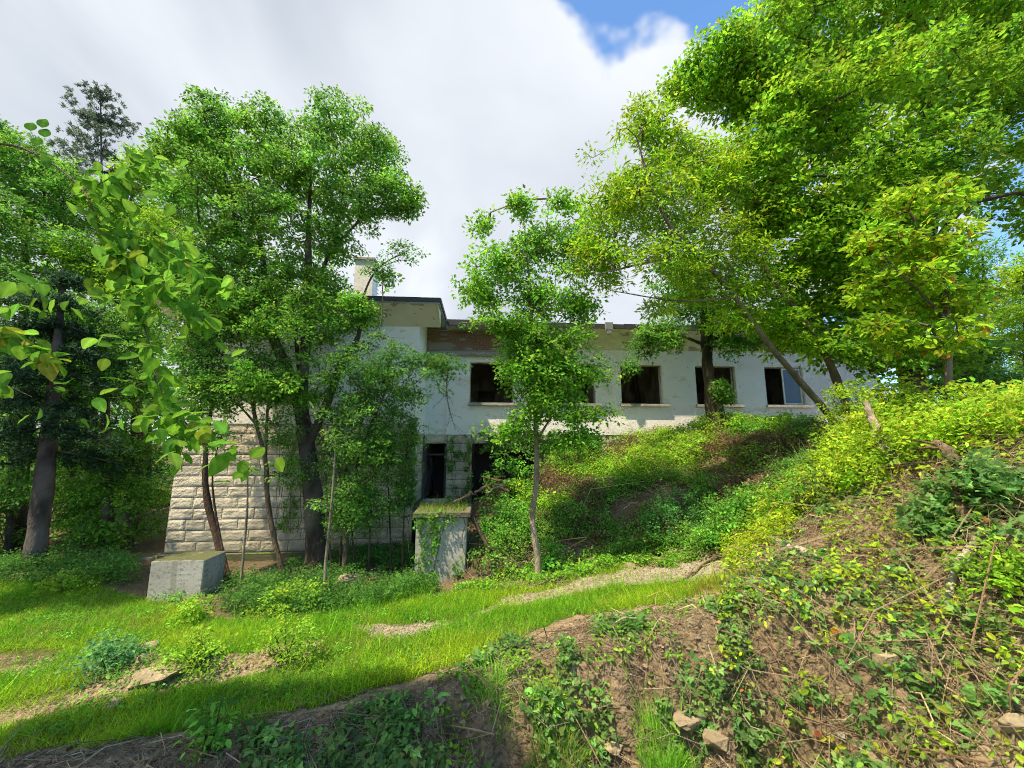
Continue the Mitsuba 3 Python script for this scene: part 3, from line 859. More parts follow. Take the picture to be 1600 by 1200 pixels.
tree('maple_tree', 'large dense bright green maple with a dark trunk at the right edge of the picture', 'tree',
     [[(1432, 640, 9.6, .30), (1425, 590, 9.6, .25), (1425, 520, 9.6, .23), (1440, 400, 9.5, .21), (1455, 270, 9.4, .18), (1440, 130, 9.3, .11), (1420, 20, 9.2, .05)],
      [(1440, 400, 9.5, .13), (1390, 300, 9.0, .10), (1300, 190, 8.6, .06), (1230, 110, 8.4, .03)],
      [(1452, 300, 9.4, .13), (1510, 215, 9.6, .10), (1570, 130, 9.8, .06)],
      [(1435, 430, 9.5, .11), (1500, 330, 9.0, .07), (1590, 300, 8.6, .04)],
      [(1428, 480, 9.6, .10), (1360, 400, 9.4, .07), (1270, 340, 9.0, .04)]],
     [(1130, 110, 9.0, 75, 70), (1080, 135, 9.2, 45, 40), (1230, 60, 9.0, 100, 95), (1360, 20, 9.0, 120, 100), (1500, 20, 9.6, 120, 90), (1240, 180, 8.6, 110, 80), (1370, 150, 8.5, 120, 90), (1500, 130, 9.0, 110, 80),
      (1180, 250, 8.8, 80, 70), (1300, 280, 8.6, 110, 80), (1430, 260, 8.6, 100, 80), (1250, 370, 8.8, 90, 70), (1390, 380, 8.6, 100, 70), (1330, 450, 9.0, 110, 60), (1455, 460, 9.0, 60, 60), (1590, 60, 9.6, 70, 120),
      (1300, -60, 9.2, 110, 70), (1500, -70, 9.6, 130, 80), (1590, 200, 9.4, 60, 60), (1640, 320, 9.0, 60, 50), (1540, 300, 9.4, 40, 30), (1290, 500, 9.6, 80, 30), (1360, 520, 9.2, 80, 26), (1250, 450, 9.0, 70, 40), (1420, 520, 9.6, 50, 30), (1210, 320, 8.8, 60, 60), (1340, 360, 8.7, 80, 60), (1380, 560, 8.8, 60, 24), (1320, 545, 8.6, 50, 22), (1230, 505, 8.8, 60, 20), (1480, 560, 9.2, 50, 26), (1180, 130, 8.8, 60, 60)],
     2550, 54, .38, .115, PAL_MAPLE, 'diamond', 11, gap=.37, flat=.35, mess=.5, tips=(.012, (.33, .28, .02)), shell=.33)

tree('ash_tree', 'leaning yellow green tree with thin paired trunks in front of the right end windows', 'tree',
     [[(1318, 700, 8.8, .09), (1300, 655, 8.8, .078), (1245, 590, 8.7, .068), (1195, 530, 8.5, .058), (1130, 440, 8.2, .046), (1060, 370, 7.9, .045), (1020, 300, 7.7, .03), (995, 215, 7.6, .015)],
      [(1350, 690, 9.0, .10), (1320, 625, 9.0, .09), (1290, 555, 8.9, .078), (1240, 480, 8.7, .062), (1180, 400, 8.5, .05), (1130, 320, 8.3, .045), (1100, 240, 8.2, .02)],
      [(1085, 395, 8.0, .035), (1010, 410, 7.7, .025), (930, 430, 7.5, .012)],
      [(1150, 465, 8.3, .03), (1060, 470, 8.0, .02), (960, 455, 7.8, .01)]],
     [(1010, 190, 8.10, 40, 45, .8), (985, 250, 8.10, 70, 50, .8), (960, 320, 8.00, 60, 55, .8), (930, 390, 7.90, 45, 45, .8), (1040, 320, 8.10, 90, 70, .8), (1010, 420, 8.10, 90, 40, .8), (1110, 280, 8.30, 70, 70, .8), (1110, 390, 8.40, 90, 60, .8),
      (930, 250, 8.30, 28, 25, .8), (1000, 470, 8.30, 50, 25, .8), (1180, 440, 8.60, 60, 40, .8), (1100, 460, 8.60, 70, 26, .8), (900, 330, 8.10, 30, 30, .8), (1060, 240, 8.30, 50, 50, .8), (1180, 340, 8.60, 60, 50, .8), (1150, 500, 8.70, 60, 20, .8), (1240, 540, 8.90, 40, 18, .8)],
     950, 42, .30, .105, PAL_YELLOW, 'slim', 23, gap=.40, flat=.4, mess=.55, tips=(.02, (.38, .26, .03)), bark=GREY_BARK)

tree('walnut_sapling', 'slender leaning young tree with sparse yellowish leaves on the top of the right bank', 'tree',
     [[(1478, 640, 6.4, .05), (1482, 560, 6.4, .045), (1478, 470, 6.3, .04), (1462, 400, 6.3, .03), (1420, 330, 6.2, .018)],
      [(1480, 500, 6.3, .025), (1430, 450, 6.2, .018), (1380, 400, 6.1, .01)]],
     [(1430, 310, 6.2, 60, 30), (1370, 380, 6.2, 50, 30), (1450, 390, 6.2, 60, 40), (1400, 450, 6.3, 80, 30), (1480, 470, 6.4, 50, 40), (1360, 500, 6.3, 50, 22), (1440, 530, 6.3, 70, 26), (1500, 300, 6.4, 30, 26)],
     210, 26, .19, .10, PAL_YELLOW, 'oval', 29, gap=.36, flat=.35, tips=(.05, (.38, .22, .03)), bark=GREY_BARK)

tree('young_maple', 'slender young maple with a pale thin trunk standing alone before the middle of the building', 'tree',
     [[(842, 912, 8.6, .072), (840, 870, 8.6, .066), (832, 810, 8.6, .064), (838, 750, 8.6, .060), (838, 690, 8.6, .055), (836, 620, 8.6, .055), (832, 540, 8.6, .045), (828, 450, 8.5, .03), (818, 340, 8.5, .01)],
      [(838, 690, 8.6, .03), (870, 640, 8.5, .02), (905, 610, 8.4, .01)], [(834, 570, 8.6, .03), (790, 510, 8.5, .02), (750, 450, 8.5, .01)], [(836, 600, 8.6, .03), (880, 540, 8.7, .02), (915, 500, 8.7, .01)]],
     [(812, 328, 8.5, 26, 30), (765, 352, 8.5, 31, 22), (832, 375, 8.6, 59, 48), (785, 410, 8.3, 61, 42), (880, 318, 8.7, 35, 20), (895, 385, 8.8, 53, 50), (752, 455, 8.3, 40, 42), (835, 462, 8.6, 88, 52), (905, 480, 8.7, 47, 42),
      (785, 512, 8.3, 65, 32), (870, 540, 8.4, 71, 38), (905, 588, 8.3, 54, 38), (815, 585, 8.4, 47, 32), (835, 640, 8.4, 59, 28), (915, 648, 8.2, 52, 22), (795, 672, 8.2, 52, 18), (910, 690, 8.5, 61, 20), (860, 610, 8.9, 59, 50), (825, 530, 8.5, 70, 30), (845, 565, 8.4, 66, 30), (830, 560, 8.7, 71, 38), (840, 600, 8.3, 59, 32)],
     1150, 30, .27, .085, [(.10, .23, .025), (.07, .17, .03), (.15, .28, .025)], 'diamond', 33, gap=.34, flat=.4, bark=PALE_BARK, shell=.7)

tree('willow_tree', 'tall many trunked tree with a rounded crown before the left stone facade', 'tree',
     [[(495, 880, 10.4, .27), (492, 820, 10.4, .24), (488, 760, 10.4, .22), (478, 690, 10.4, .20), (470, 640, 10.4, .18), (450, 580, 10.3, .15), (425, 520, 10.2, .12), (415, 440, 10.1, .08), (400, 330, 10.1, .04)],
      [(470, 650, 10.4, .14), (476, 560, 10.3, .13), (480, 480, 10.2, .11), (482, 390, 10.1, .08), (485, 280, 10.1, .04)],
      [(480, 700, 10.4, .11), (515, 620, 10.2, .10), (535, 565, 10.1, .085), (560, 525, 10.0, .06), (566, 470, 9.9, .035), (590, 420, 9.9, .02), (640, 390, 9.8, .01)],
      [(425, 530, 10.2, .08), (390, 450, 10.0, .06), (370, 350, 9.9, .03)],
      [(482, 470, 10.2, .06), (520, 380, 10.2, .045), (540, 280, 10.2, .02)],
      [(470, 620, 10.4, .06), (460, 500, 10.5, .05), (448, 400, 10.5, .03)]],
     [(345, 200, 10.2, 62, 50), (300, 240, 10.2, 60, 45), (420, 200, 10.2, 60, 30), (530, 195, 10.2, 70, 40), (590, 245, 10.2, 52, 42), (620, 300, 10.1, 40, 35), (400, 270, 10.0, 100, 60), (500, 270, 10.0, 90, 60),
      (320, 320, 10.0, 70, 60), (560, 320, 10.1, 60, 45), (430, 350, 10.0, 90, 50), (350, 400, 10.0, 70, 50), (520, 380, 10.1, 45, 40), (640, 325, 10.2, 28, 18), (440, 430, 10.1, 80, 30), (505, 440, 10.1, 40, 25),
      (380, 500, 9.9, 60, 40), (470, 520, 9.9, 80, 40), (560, 500, 9.8, 40, 20), (340, 480, 9.8, 60, 40), (310, 540, 9.8, 45, 50), (420, 590, 9.7, 60, 40), (330, 610, 9.8, 40, 40), (490, 590, 9.7, 50, 40), (270, 420, 10, 50, 50), (400, 465, 9.7, 60, 26), (500, 470, 9.7, 50, 20), (330, 450, 9.8, 50, 26), (560, 480, 9.7, 34, 16)],
     1620, 60, .30, .085, PAL_MID, 'diamond', 41, gap=.40, flat=.45, mess=.6, shell=.38)

tree('elder_tree', 'bushy low tree of fine dark leaves hanging over the stone facade beside the small window', 'tree',
     [[(540, 870, 9.9, .06), (545, 800, 9.9, .055), (560, 720, 9.8, .045), (590, 640, 9.7, .03), (620, 570, 9.6, .015)], [(545, 800, 9.9, .04), (520, 720, 9.7, .03), (480, 650, 9.6, .015)]],
     [(560, 580, 9.7, 70, 45), (610, 560, 9.6, 60, 40), (650, 590, 9.5, 55, 40), (555, 640, 9.7, 60, 40), (600, 640, 9.7, 50, 40), (570, 700, 9.7, 55, 40), (575, 770, 9.8, 60, 45), (600, 700, 9.7, 40, 40),
      (690, 570, 9.5, 40, 18), (640, 400, 9.7, 40, 14), (600, 430, 9.7, 30, 22), (560, 790, 9.8, 40, 40)],
     520, 44, .25, .068, [(.04, .11, .025), (.055, .14, .025), (.09, .19, .03)], 'diamond', 43, gap=.42, flat=.5, mess=.7, tip=.004)

tree('hazel_tree', 'thin leaning tree with reddish bark in front of the stone wall above the concrete block', 'tree',
     [[(352, 905, 10.0, .085), (338, 840, 10.0, .075), (322, 770, 10.0, .07), (322, 700, 10.0, .055), (330, 640, 9.9, .035), (345, 560, 9.8, .015)], [(322, 700, 10.0, .035), (300, 672, 9.9, .025), (280, 650, 9.8, .012)], [(360, 905, 10.0, .03), (342, 830, 10.0, .028), (332, 740, 9.9, .02), (352, 660, 9.9, .01)]],
     [(330, 600, 9.8, 40, 40), (300, 560, 9.8, 40, 40), (365, 560, 9.8, 40, 35), (340, 690, 9.8, 30, 22), (300, 640, 9.8, 30, 20)],
     150, 34, .22, .065, PAL_DARK, 'diamond', 47, gap=.35, bark=((.07, .045, .03), (.15, .10, .07)))

tree('elm_tree', 'forked thin tree leaning left against the middle of the stone wall', 'tree',
     [[(445, 905, 10.0, .075), (430, 850, 10.0, .065), (418, 780, 10.0, .06), (415, 720, 10.0, .055), (400, 660, 9.9, .045), (388, 590, 9.9, .03), (372, 520, 9.8, .015)], [(415, 720, 10.0, .035), (418, 640, 9.9, .03), (425, 560, 9.8, .015)], [(402, 665, 9.9, .03), (370, 630, 9.8, .018), (345, 610, 9.8, .01)]],
     [(390, 580, 9.8, 45, 40), (420, 560, 9.7, 40, 35), (440, 620, 9.7, 40, 40), (370, 630, 9.7, 35, 25), (430, 680, 9.7, 35, 30), (455, 730, 9.8, 25, 30)],
     190, 36, .22, .065, PAL_DARK, 'diamond', 53, gap=.35, bark=((.06, .045, .03), (.14, .105, .07)))

tree('pole_sapling', 'very thin straight pale sapling in the undergrowth right of the dark willow trunk', 'tree',
     [[(507, 945, 8.6, .035), (509, 880, 8.6, .032), (517, 800, 8.6, .028), (522, 735, 8.6, .022), (524, 690, 8.6, .012)], [(512, 795, 8.6, .015), (495, 785, 8.5, .01), (478, 780, 8.5, .006)]],
     [(520, 690, 8.6, 20, 22), (495, 785, 8.5, 16, 8)], 16, 18, .14, .06, PAL_DARK, 'diamond', 59, gap=.1, bark=PALE_BARK)
tree('stick_sapling', 'bare thin sapling stem between the two leaning trees before the stone wall', 'tree',
     [[(376, 915, 9.4, .028), (380, 870, 9.4, .026), (386, 800, 9.4, .024), (387, 740, 9.4, .014)]],
     [(387, 735, 9.4, 12, 12)], 8, 12, .12, .06, PAL_MID, 'diamond', 61, gap=.1, bark=PALE_BARK)

for i, (x0, x1, y1) in enumerate(((518, 500, 640), (530, 548, 600), (575, 590, 610), (612, 600, 640), (555, 530, 690), (628, 640, 660))):
    tree('thin_sapling', f'{("leftmost", "second from left", "fourth from left", "fifth from left", "third from left", "rightmost")[i]} of the six thin dark saplings between the willow trunk and the platform', 'tree', [[(x0, 900, 10.1, .022), ((x0 * 2 + x1) / 3, 790, 10.1, .019), ((x0 + 2 * x1) / 3, 700, 10.0, .015), (x1, y1, 9.9, .006)]],
         [(x1, y1 + 20, 9.9, 34, 26), ((x0 + 2 * x1) / 3, 720, 10, 26, 40), (x0, 810, 10, 24, 30)], 60, 26, .2, .06, PAL_DARK, 'slim', 180 + i, 'thin saplings before the facade', gap=.38, bark=((.045, .035, .025), (.10, .08, .06)), droop=.7)

tree('linden_tree', 'twin trunked dark green tree growing close to the white wall before the fourth window', 'tree',
     [[(1132, 685, 12.3, .19), (1122, 640, 12.3, .17), (1108, 590, 12.3, .16), (1102, 530, 12.3, .14), (1098, 470, 12.2, .10), (1090, 400, 12.2, .05)],
      [(1112, 680, 12.4, .11), (1106, 620, 12.4, .105), (1108, 570, 12.4, .10), (1110, 500, 12.4, .08)], [(1104, 540, 12.3, .06), (1050, 520, 12.0, .04), (1010, 515, 11.8, .02)], [(1104, 540, 12.3, .06), (1150, 510, 12.2, .04), (1190, 520, 12.0, .02)]],
     [(1040, 520, 11.9, 45, 28), (1010, 540, 11.8, 26, 22), (1090, 480, 12.1, 60, 35), (1150, 500, 12.0, 50, 30), (1140, 540, 12.0, 34, 18), (1070, 440, 12.2, 60, 40), (1190, 530, 11.8, 30, 20), (985, 575, 11.6, 14, 15), (1130, 610, 12.0, 12, 25)],
     360, 44, .28, .095, PAL_DARK, 'diamond', 67, gap=.36)

# the forest on the left
FOREST = 'trees of the dark forest at the left edge'
forest = [
    ('beech_tree', 'light green forest tree filling the left edge beneath the lone pine', [[(30, 900, 14, .2), (35, 600, 14, .16), (40, 330, 14, .08)]], [(30, 260, 14, 60, 60), (-10, 320, 14, 60, 70), (70, 330, 14, 60, 60), (20, 400, 13.6, 70, 60), (100, 400, 13.5, 60, 50), (-60, 260, 14, 60, 80), (60, 260, 14, 50, 40), (110, 300, 14, 50, 40), (0, 215, 14, 30, 30)], 640, PAL_MID, .10),
    ('beech_tree', 'yellow green forest tree between the pine and the dark willow', [[(215, 880, 15, .2), (215, 600, 15, .16), (225, 330, 15, .08)]], [(240, 270, 15, 50, 45), (190, 330, 15, 60, 50), (250, 370, 14.5, 60, 50), (150, 420, 14.5, 60, 45), (215, 450, 14.3, 70, 45)], 520, PAL_MAPLE, .10),
    ('beech_tree', 'dark green forest tree right behind the overhanging branch', [[(170, 890, 13, .15), (165, 650, 13, .12), (160, 480, 13, .06)]], [(150, 500, 13, 70, 50), (90, 480, 13, 60, 50), (210, 530, 13, 60, 50), (150, 590, 12.6, 80, 40), (220, 610, 12.8, 50, 40)], 460, PAL_DARK, .095),
    ('beech_tree', 'shaded tree in the depth of the forest behind the conifer trunk', [[(110, 890, 16, .16), (112, 700, 16, .12), (115, 560, 16, .06)]], [(110, 620, 16, 60, 50), (60, 560, 16, 60, 60), (160, 680, 15.5, 60, 50), (90, 720, 16, 60, 50), (190, 740, 15, 55, 50)], 420, PAL_DARK, .10),
    ('beech_tree', 'forest tree with feathery pale green foliage left of the stone corner', [[(205, 890, 13.4, .1), (200, 790, 13.4, .08), (190, 720, 13.4, .04)]], [(190, 710, 13, 48, 30), (160, 760, 13, 50, 30), (215, 780, 13, 40, 30), (180, 820, 13, 60, 30), (120, 790, 13.5, 50, 40)], 300, PAL_MID, .09),
    ('beech_tree', 'tall forest tree cut off by the left edge of the picture', [[(-60, 900, 12, .2), (-60, 600, 12, .17), (-50, 300, 12, .08)]], [(-60, 330, 12, 80, 80), (-30, 450, 12, 70, 70), (0, 560, 12, 60, 60), (-80, 560, 12, 80, 80), (-20, 680, 12, 60, 50), (20, 760, 12.5, 50, 40), (-20, 820, 13, 50, 40), (-60, 850, 13, 60, 40)], 560, PAL_DARK, .10),
    ('beech_tree', 'distant forest tree closing the gap above the mossy low wall', [[(230, 890, 20, .2), (230, 700, 20, .16), (235, 480, 20, .06)]], [(230, 500, 20, 60, 50), (180, 560, 20, 70, 50), (240, 620, 20, 50, 60), (100, 600, 20, 80, 60), (200, 700, 20, 70, 60), (60, 700, 20, 80, 70), (150, 800, 20, 90, 50), (20, 800, 20, 80, 60), (240, 780, 20, 60, 60)], 620, PAL_DARK, .14),
    ('beech_tree', 'tall pale tree behind the roof at the far left of the building', [[(290, 880, 22, .25), (290, 600, 22, .2), (300, 300, 22, .1)]], [(290, 330, 22, 50, 60), (320, 420, 22, 50, 40), (260, 430, 22, 50, 50), (300, 220, 22, 40, 50)], 330, PAL_MID, .13),
]
forest.append(('beech_tree', 'tall tree of the forest edge standing outside the picture at the left', [[(-330, 960, 6.4, .2), (-330, 700, 6.4, .18), (-335, 200, 6.4, .14), (-340, -60, 6.4, .06)]],
               [(-340, 60, 6.4, 190, 110), (-430, -80, 6.4, 180, 110), (-290, -60, 6.4, 150, 110)], 420, PAL_DARK, .10))
for i, (nm, lab, tr, bl_, n, pal, sz) in enumerate(forest):
    tree(nm, lab, 'tree', tr, bl_, n, 52, .38, sz, pal, 'diamond', 100 + i, FOREST, gap=.36, flat=.45, mess=.6, tip=.007)
for i, (x0, x1, d, r, lab) in enumerate([(12, 22, 13, .09, 'thin bare trunk nearest the left edge in the forest shade'), (28, 52, 14, .08, 'slanting dark trunk left of the grey conifer trunk'), (130, 128, 12.4, .07, 'short pale snag standing in the forest shade near the low wall'), (150, 148, 15, .1, 'dark forest trunk behind the pale snag')]):
    top = 620 if i != 2 else 820
    tree('forest_trunk', lab, 'tree', [[(x0, 905, d, r), ((x0 + x1) / 2, (905 + top) / 2, d, r * .9), (x1, top, d, r * .7)]], [(x1, top, d, 40, 30)] if i != 2 else [(x1 - 4, top + 20, d, 12, 12)], 40 if i != 2 else 6, 36, .3, .09, PAL_DARK, 'diamond', 140 + i, gap=.3)

rng = np.random.default_rng(77)
cen = np.stack([rng.uniform(-55, -9, 1700), rng.uniform(24, 36, 1700), rng.random(1700) ** 1.2 * 17 - .5], -1)
cen = cen[meshkit.fbm(cen * .22, 3, 6) > .4]
v, f, c = cluster_leaves(rng, cen, 20, .85, .32, PAL_DARK, 'diamond', .5)
scene['distant_forest'] = mikit.ply((v, f), 'leaf_bsdf', False, color=c)
labels['distant_forest'] = {'label': 'dark mass of woodland closing the view behind the forest trunks', 'category': 'forest', 'kind': 'stuff'}

# conifers
def conifer(label, base, top, d, r0, whorls, reach, per, size, pal, seed, droop, start=.15, name='pine_tree'):
    rng = np.random.default_rng(seed)
    k = thing(name, label, 'tree')
    p = px_path([(base[0], base[1], d, r0), ((base[0] + top[0]) / 2 + 3, (base[1] + top[1]) / 2, d, r0 * .75), (top[0], top[1], d, .03)], 14)
    put(bark_mesh(make_trunk(rng, [p]), (.05, .043, .038), (.14, .125, .11), seed), 'trunk', k)
    parts, cen, outs = [], [], []
    for w in range(whorls):
        t = start + (1 - start) * (w + rng.random() * .6) / whorls
        q = p[min(len(p) - 1, int(t * (len(p) - 1)))]
        for b in range(rng.integers(3, 6)):
            a = rng.uniform(0, 2 * np.pi)
            L = reach * (1 - t) ** .6 * rng.uniform(.4, 1.1) + .25
            u = np.array([math.cos(a), math.sin(a), 0])
            s = np.linspace(0, 1, 7)[:, None]
            path = q[:3] + u * L * s + np.array([0, 0, 1]) * L * (s * (.55 - droop) + s ** 2 * .22 * (1 if droop < .5 else -.6))
            parts.append(tube(path, np.linspace(.035, .008, 7) * (.5 + r0 * 2), 4, False))
            for j in range(2, 7):
                m = max(1, int(2 + L * 1.2))
                o = path[j] + rng.normal(0, .13 + .05 * L, (m, 3)) * [1, 1, .6]
                cen.append(o)
                outs.append(np.repeat(u[None] * .6 + [[0, 0, .4]], m, 0))
    put(bark_mesh(join(parts), (.05, .043, .038), (.12, .105, .09), seed + 1), 'branches', k, 'stuff')
    cen, outs = np.vstack(cen), np.vstack(outs)
    idx = np.repeat(np.arange(len(cen)), per)
    N = len(idx)
    dd = nrm(outs[idx] + rng.normal(0, .75, (N, 3)))
    v, f, c = leaf_mesh(cen[idx] + rng.normal(0, .05, (N, 3)), rng.normal(size=(N, 3)), dd, size * rng.uniform(.7, 1.2, N), 'slim', tint(rng, N, pal, .25))
    put(mikit.ply((v, f), 'leaf_bsdf', False, color=c), 'crown', k)


conifer('tall blue grey pine rising above the forest against the sky at the upper left', (160, 890), (157, 140), 21, .13, 17, 6.6, 24, .17, PAL_PINE, 71, .10, .58)
conifer('grey conifer trunk with drooping dark boughs at the left edge of the lawn', (50, 915), (100, 420), 11.3, .24, 12, 2.6, 20, .16, [(.02, .045, .025), (.03, .065, .03)], 73, .75, .42, 'spruce_tree')

# trees behind the bank on the right
for i, (lab, tr, bl_, n, pal) in enumerate([
    ('bluish green tree far behind the bank at the right edge', [[(1540, 640, 22, .2), (1540, 500, 22, .12), (1535, 400, 22, .05)]], [(1535, 400, 22, 36, 28), (1520, 450, 22, 45, 40), (1570, 460, 22, 45, 45), (1530, 520, 22, 50, 40), (1600, 500, 22, 50, 60), (1520, 570, 22, 40, 26), (1560, 590, 22, 60, 36), (1600, 600, 22, 60, 40), (1480, 600, 22, 50, 30)], 620, PAL_MID),
    ('yellow green tree at the right edge under the patch of blue sky', [[(1610, 640, 14, .15), (1605, 520, 14, .1), (1600, 420, 14, .05)]], [(1600, 430, 14, 34, 36), (1590, 490, 14, 40, 40), (1620, 540, 14, 50, 50), (1650, 420, 14, 50, 50)], 260, PAL_YELLOW),
    ('dark small tree just behind the big maple trunk', [[(1500, 650, 12, .08), (1500, 560, 12, .06), (1495, 480, 12, .03)]], [(1500, 480, 12, 36, 40), (1520, 540, 12, 36, 34), (1480, 540, 12, 24, 24), (1540, 590, 12, 50, 30), (1490, 600, 12, 40, 26)], 240, PAL_DARK)]):
    tree('bank_tree', lab, 'tree', tr, bl_, n, 40, .34, .11, pal, 'diamond', 160 + i, gap=.36)

# ------------------------------------------------------------------ the near tree whose branch hangs into the picture from the left
rng = np.random.default_rng(7)
nt = thing('apple_tree', 'near tree at the left whose arching branch of large bright leaves hangs across the view', 'tree')
tp = smooth_path([(-4.9, .5, .2, .22), (-4.9, .6, 2.2, .19), (-5.1, .7, 4.5, .16), (-5.8, .9, 7.5, .13), (-6.8, .8, 10.5, .09), (-7.4, .7, 13, .04)], 8)
b0 = at(-40, 222, 1.5)
limb = smooth_path([(-5.05, .7, 4.2, .06), (-3.2, 1.15, 4.95, .03), (b0[0], b0[1], b0[2], .014)], 8)
put(bark_mesh(make_trunk(rng, [tp, limb]), *GREY_BARK, seed=3), 'trunk', nt)
cen = np.array([-7.6, .72, 12.6]) + nrm(rng.normal(size=(900, 3))) * rng.random((900, 1)) ** .4 * [2.8, .75, 1.4]
put(bark_mesh(grow(rng, [tp], cen, .005), *GREY_BARK, seed=4), 'twigs', nt, 'stuff')
v, f, c = cluster_leaves(rng, cen, 30, .30, .10, PAL_MID, 'diamond')
put(mikit.ply((v, f), 'leaf_bsdf', False, color=c), 'crown', nt)
BR = [[(-40, 222, 1.5, .0085), (30, 230, 1.5, .008), (90, 262, 1.5, .0075), (132, 300, 1.5, .0068), (152, 345, 1.5, .006), (172, 385, 1.48, .005), (195, 430, 1.46, .0042), (222, 500, 1.44, .0035), (245, 580, 1.42, .003), (262, 650, 1.4, .0025), (290, 720, 1.38, .002)],
      [(128, 298, 1.5, .004), (160, 285, 1.48, .0035), (200, 262, 1.46, .003), (240, 258, 1.45, .002)],
      [(160, 360, 1.5, .004), (215, 370, 1.5, .0032), (270, 395, 1.48, .0028), (315, 425, 1.46, .0022), (345, 460, 1.45, .0016)],
      [(172, 385, 1.48, .0035), (225, 420, 1.45, .003), (270, 465, 1.42, .0025), (320, 500, 1.4, .002)],
      [(262, 650, 1.4, .002), (300, 660, 1.38, .0018), (330, 690, 1.36, .0016), (390, 730, 1.35, .0012)],
      [(150, 345, 1.5, .002), (180, 312, 1.5, .0018), (205, 312, 1.5, .0012)],
      [(-60, 520, 1.35, .003), (0, 520, 1.35, .0025), (50, 545, 1.35, .002), (85, 560, 1.35, .0013)], [(-60, 600, 1.3, .003), (0, 600, 1.3, .002), (50, 620, 1.3, .0012)],
      [(-60, 460, 1.3, .003), (0, 470, 1.3, .002), (40, 455, 1.3, .0012)],
      [(195, 430, 1.46, .0025), (150, 450, 1.44, .002), (115, 470, 1.42, .001)], [(215, 480, 1.44, .0025), (270, 520, 1.42, .002), (310, 560, 1.4, .0012)], [(180, 400, 1.47, .0025), (235, 395, 1.5, .002), (290, 350, 1.5, .001)],
      [(210, 465, 1.45, .002), (250, 440, 1.4, .002), (300, 470, 1.38, .001)], [(245, 590, 1.42, .002), (200, 610, 1.4, .0016), (165, 640, 1.4, .001)], [(222, 500, 1.44, .002), (175, 520, 1.42, .0016), (150, 540, 1.4, .001)]]
brs = [px_path(b, 8) * [1, 1, 1, .62] for b in BR]
bk_ = put(bark_mesh(make_trunk(rng, brs, 6, .05), *GREY_BARK, seed=6, scale=9), 'branch', nt)


def big_leaf(curl, seed):
    """One broad pointed leaf with a folded midrib and a wavy edge: base at the origin, tip at +x, about 1 long."""
    r = np.random.default_rng(seed)
    nx, ny = 9, 5
    x = np.linspace(0, 1, nx)
    w = .36 * np.sin(np.pi * x ** .8) ** .75 * (1 - .25 * x) + .004
    yy = np.linspace(-1, 1, ny)
    X, Y = np.meshgrid(x, yy, indexing='ij')
    V = np.stack([X, Y * w[:, None], .10 * np.abs(Y) * w[:, None] * 2 - curl * X ** 2 + .02 * np.sin(X * 11 + seed) * np.abs(Y)], -1).reshape(-1, 3)
    i, j = np.meshgrid(np.arange(nx - 1), np.arange(ny - 1), indexing='ij')
    q = np.stack([i * ny + j, (i + 1) * ny + j, (i + 1) * ny + j + 1, i * ny + j + 1], -1).reshape(-1, 4)
    return V, q


BIG = []
for i in range(8):
    col = [(.22, .44, .045), (.16, .36, .05), (.27, .48, .05), (.13, .31, .05), (.20, .40, .04), (.38, .44, .05), (.40, .36, .06), (.34, .17, .08)][i]
    V, q = big_leaf([.14, .28, .07, .38, .2, .12, .32, .25][i], i)
    n = meshkit.fbm(V * [4, 9, 1], 3, i)[:, None]
    edge = np.abs(V[:, 1:2]) / .3
    C = np.array(col) * [.86, 1.05, .9] * (.62 + .45 * n)
    C = C * (1 + .35 * np.exp(-(np.abs(V[:, 1:2]) / .02) ** 2) + .10 * np.sin(V[:, :1] * 34 - np.abs(V[:, 1:2]) * 30))   # midrib and side veins
    C = C + np.array([.10, .05, 0]) * np.clip(n - .55, 0, 1) * 2 * (edge > .5)
    BIG.append(mikit.ply((V, q), 'leaf_bsdf', True, color=np.clip(C, .005, .8)))


def frame(c, d, n, s):
    d = nrm(d)
    n = nrm(n - d * (n @ d))
    M = np.eye(4)
    M[:3, 0], M[:3, 1], M[:3, 2], M[:3, 3] = d * s, np.cross(n, d) * s, n * s, c
    return T(M)


count = 0
for bi, p in enumerate(brs):
    L = len(p)
    for i in range(L):
        if bi == 0 and i < L * .36 and not (i == 14):
            continue
        dens = 2 if bi in (2, 3, 6, 7, 9, 10, 11, 12) or (bi == 0 and i > 40) else 1
        for _ in range(dens):
            if rng.random() < .08 or count >= 294:
                continue
            tdir = nrm(p[min(i + 1, L - 1), :3] - p[max(i - 1, 0), :3])
            d = tdir * .5 + rng.normal(0, .55, 3) + [0, 0, -.35]
            n = np.array([0, -.35, 1]) + rng.normal(0, .5, 3)
            w = rng.choice(8, p=[.22, .2, .18, .16, .18, .04, .015, .005] if bi < 6 or bi > 8 else [.15, .1, .3, .05, .1, .2, .08, .02])
            put({**BIG[w], 'to_world': frame(p[i, :3] + rng.normal(0, .012, 3), d, n, rng.uniform(.045, .085))}, 'leaf', bk_)
            count += 1
extra = np.vstack([p[int(len(p) * (.42 if i == 0 else .15)):, :3] for i, p in enumerate(brs)])
extra = np.repeat(extra, 2, 0)
extra = extra[rng.random(len(extra)) < .5]
N = len(extra)
vs, fs, cs, o = [], [], [], 0
for i, e in enumerate(extra):
    V, q = big_leaf([.12, .3, .05, .2][i % 4], i % 7)
    d = nrm(rng.normal(0, .6, 3) - [0, 0, .35])
    n = np.array([0, -.3, 1]) + rng.normal(0, .55, 3)
    n = nrm(n - d * (n @ d))
    w = V * rng.uniform(.04, .07)
    vs.append(e + rng.normal(0, .045, 3) + w[:, :1] * d + w[:, 1:2] * np.cross(n, d) + w[:, 2:] * n)
    fs.append(q + o)
    cs.append(np.repeat(tint(rng, 1, [(.07, .165, .02), (.055, .135, .02), (.10, .19, .02)], .2), len(V), 0) * (1 + .3 * np.exp(-(np.abs(V[:, 1:2]) / .02) ** 2)))
    o += len(V)
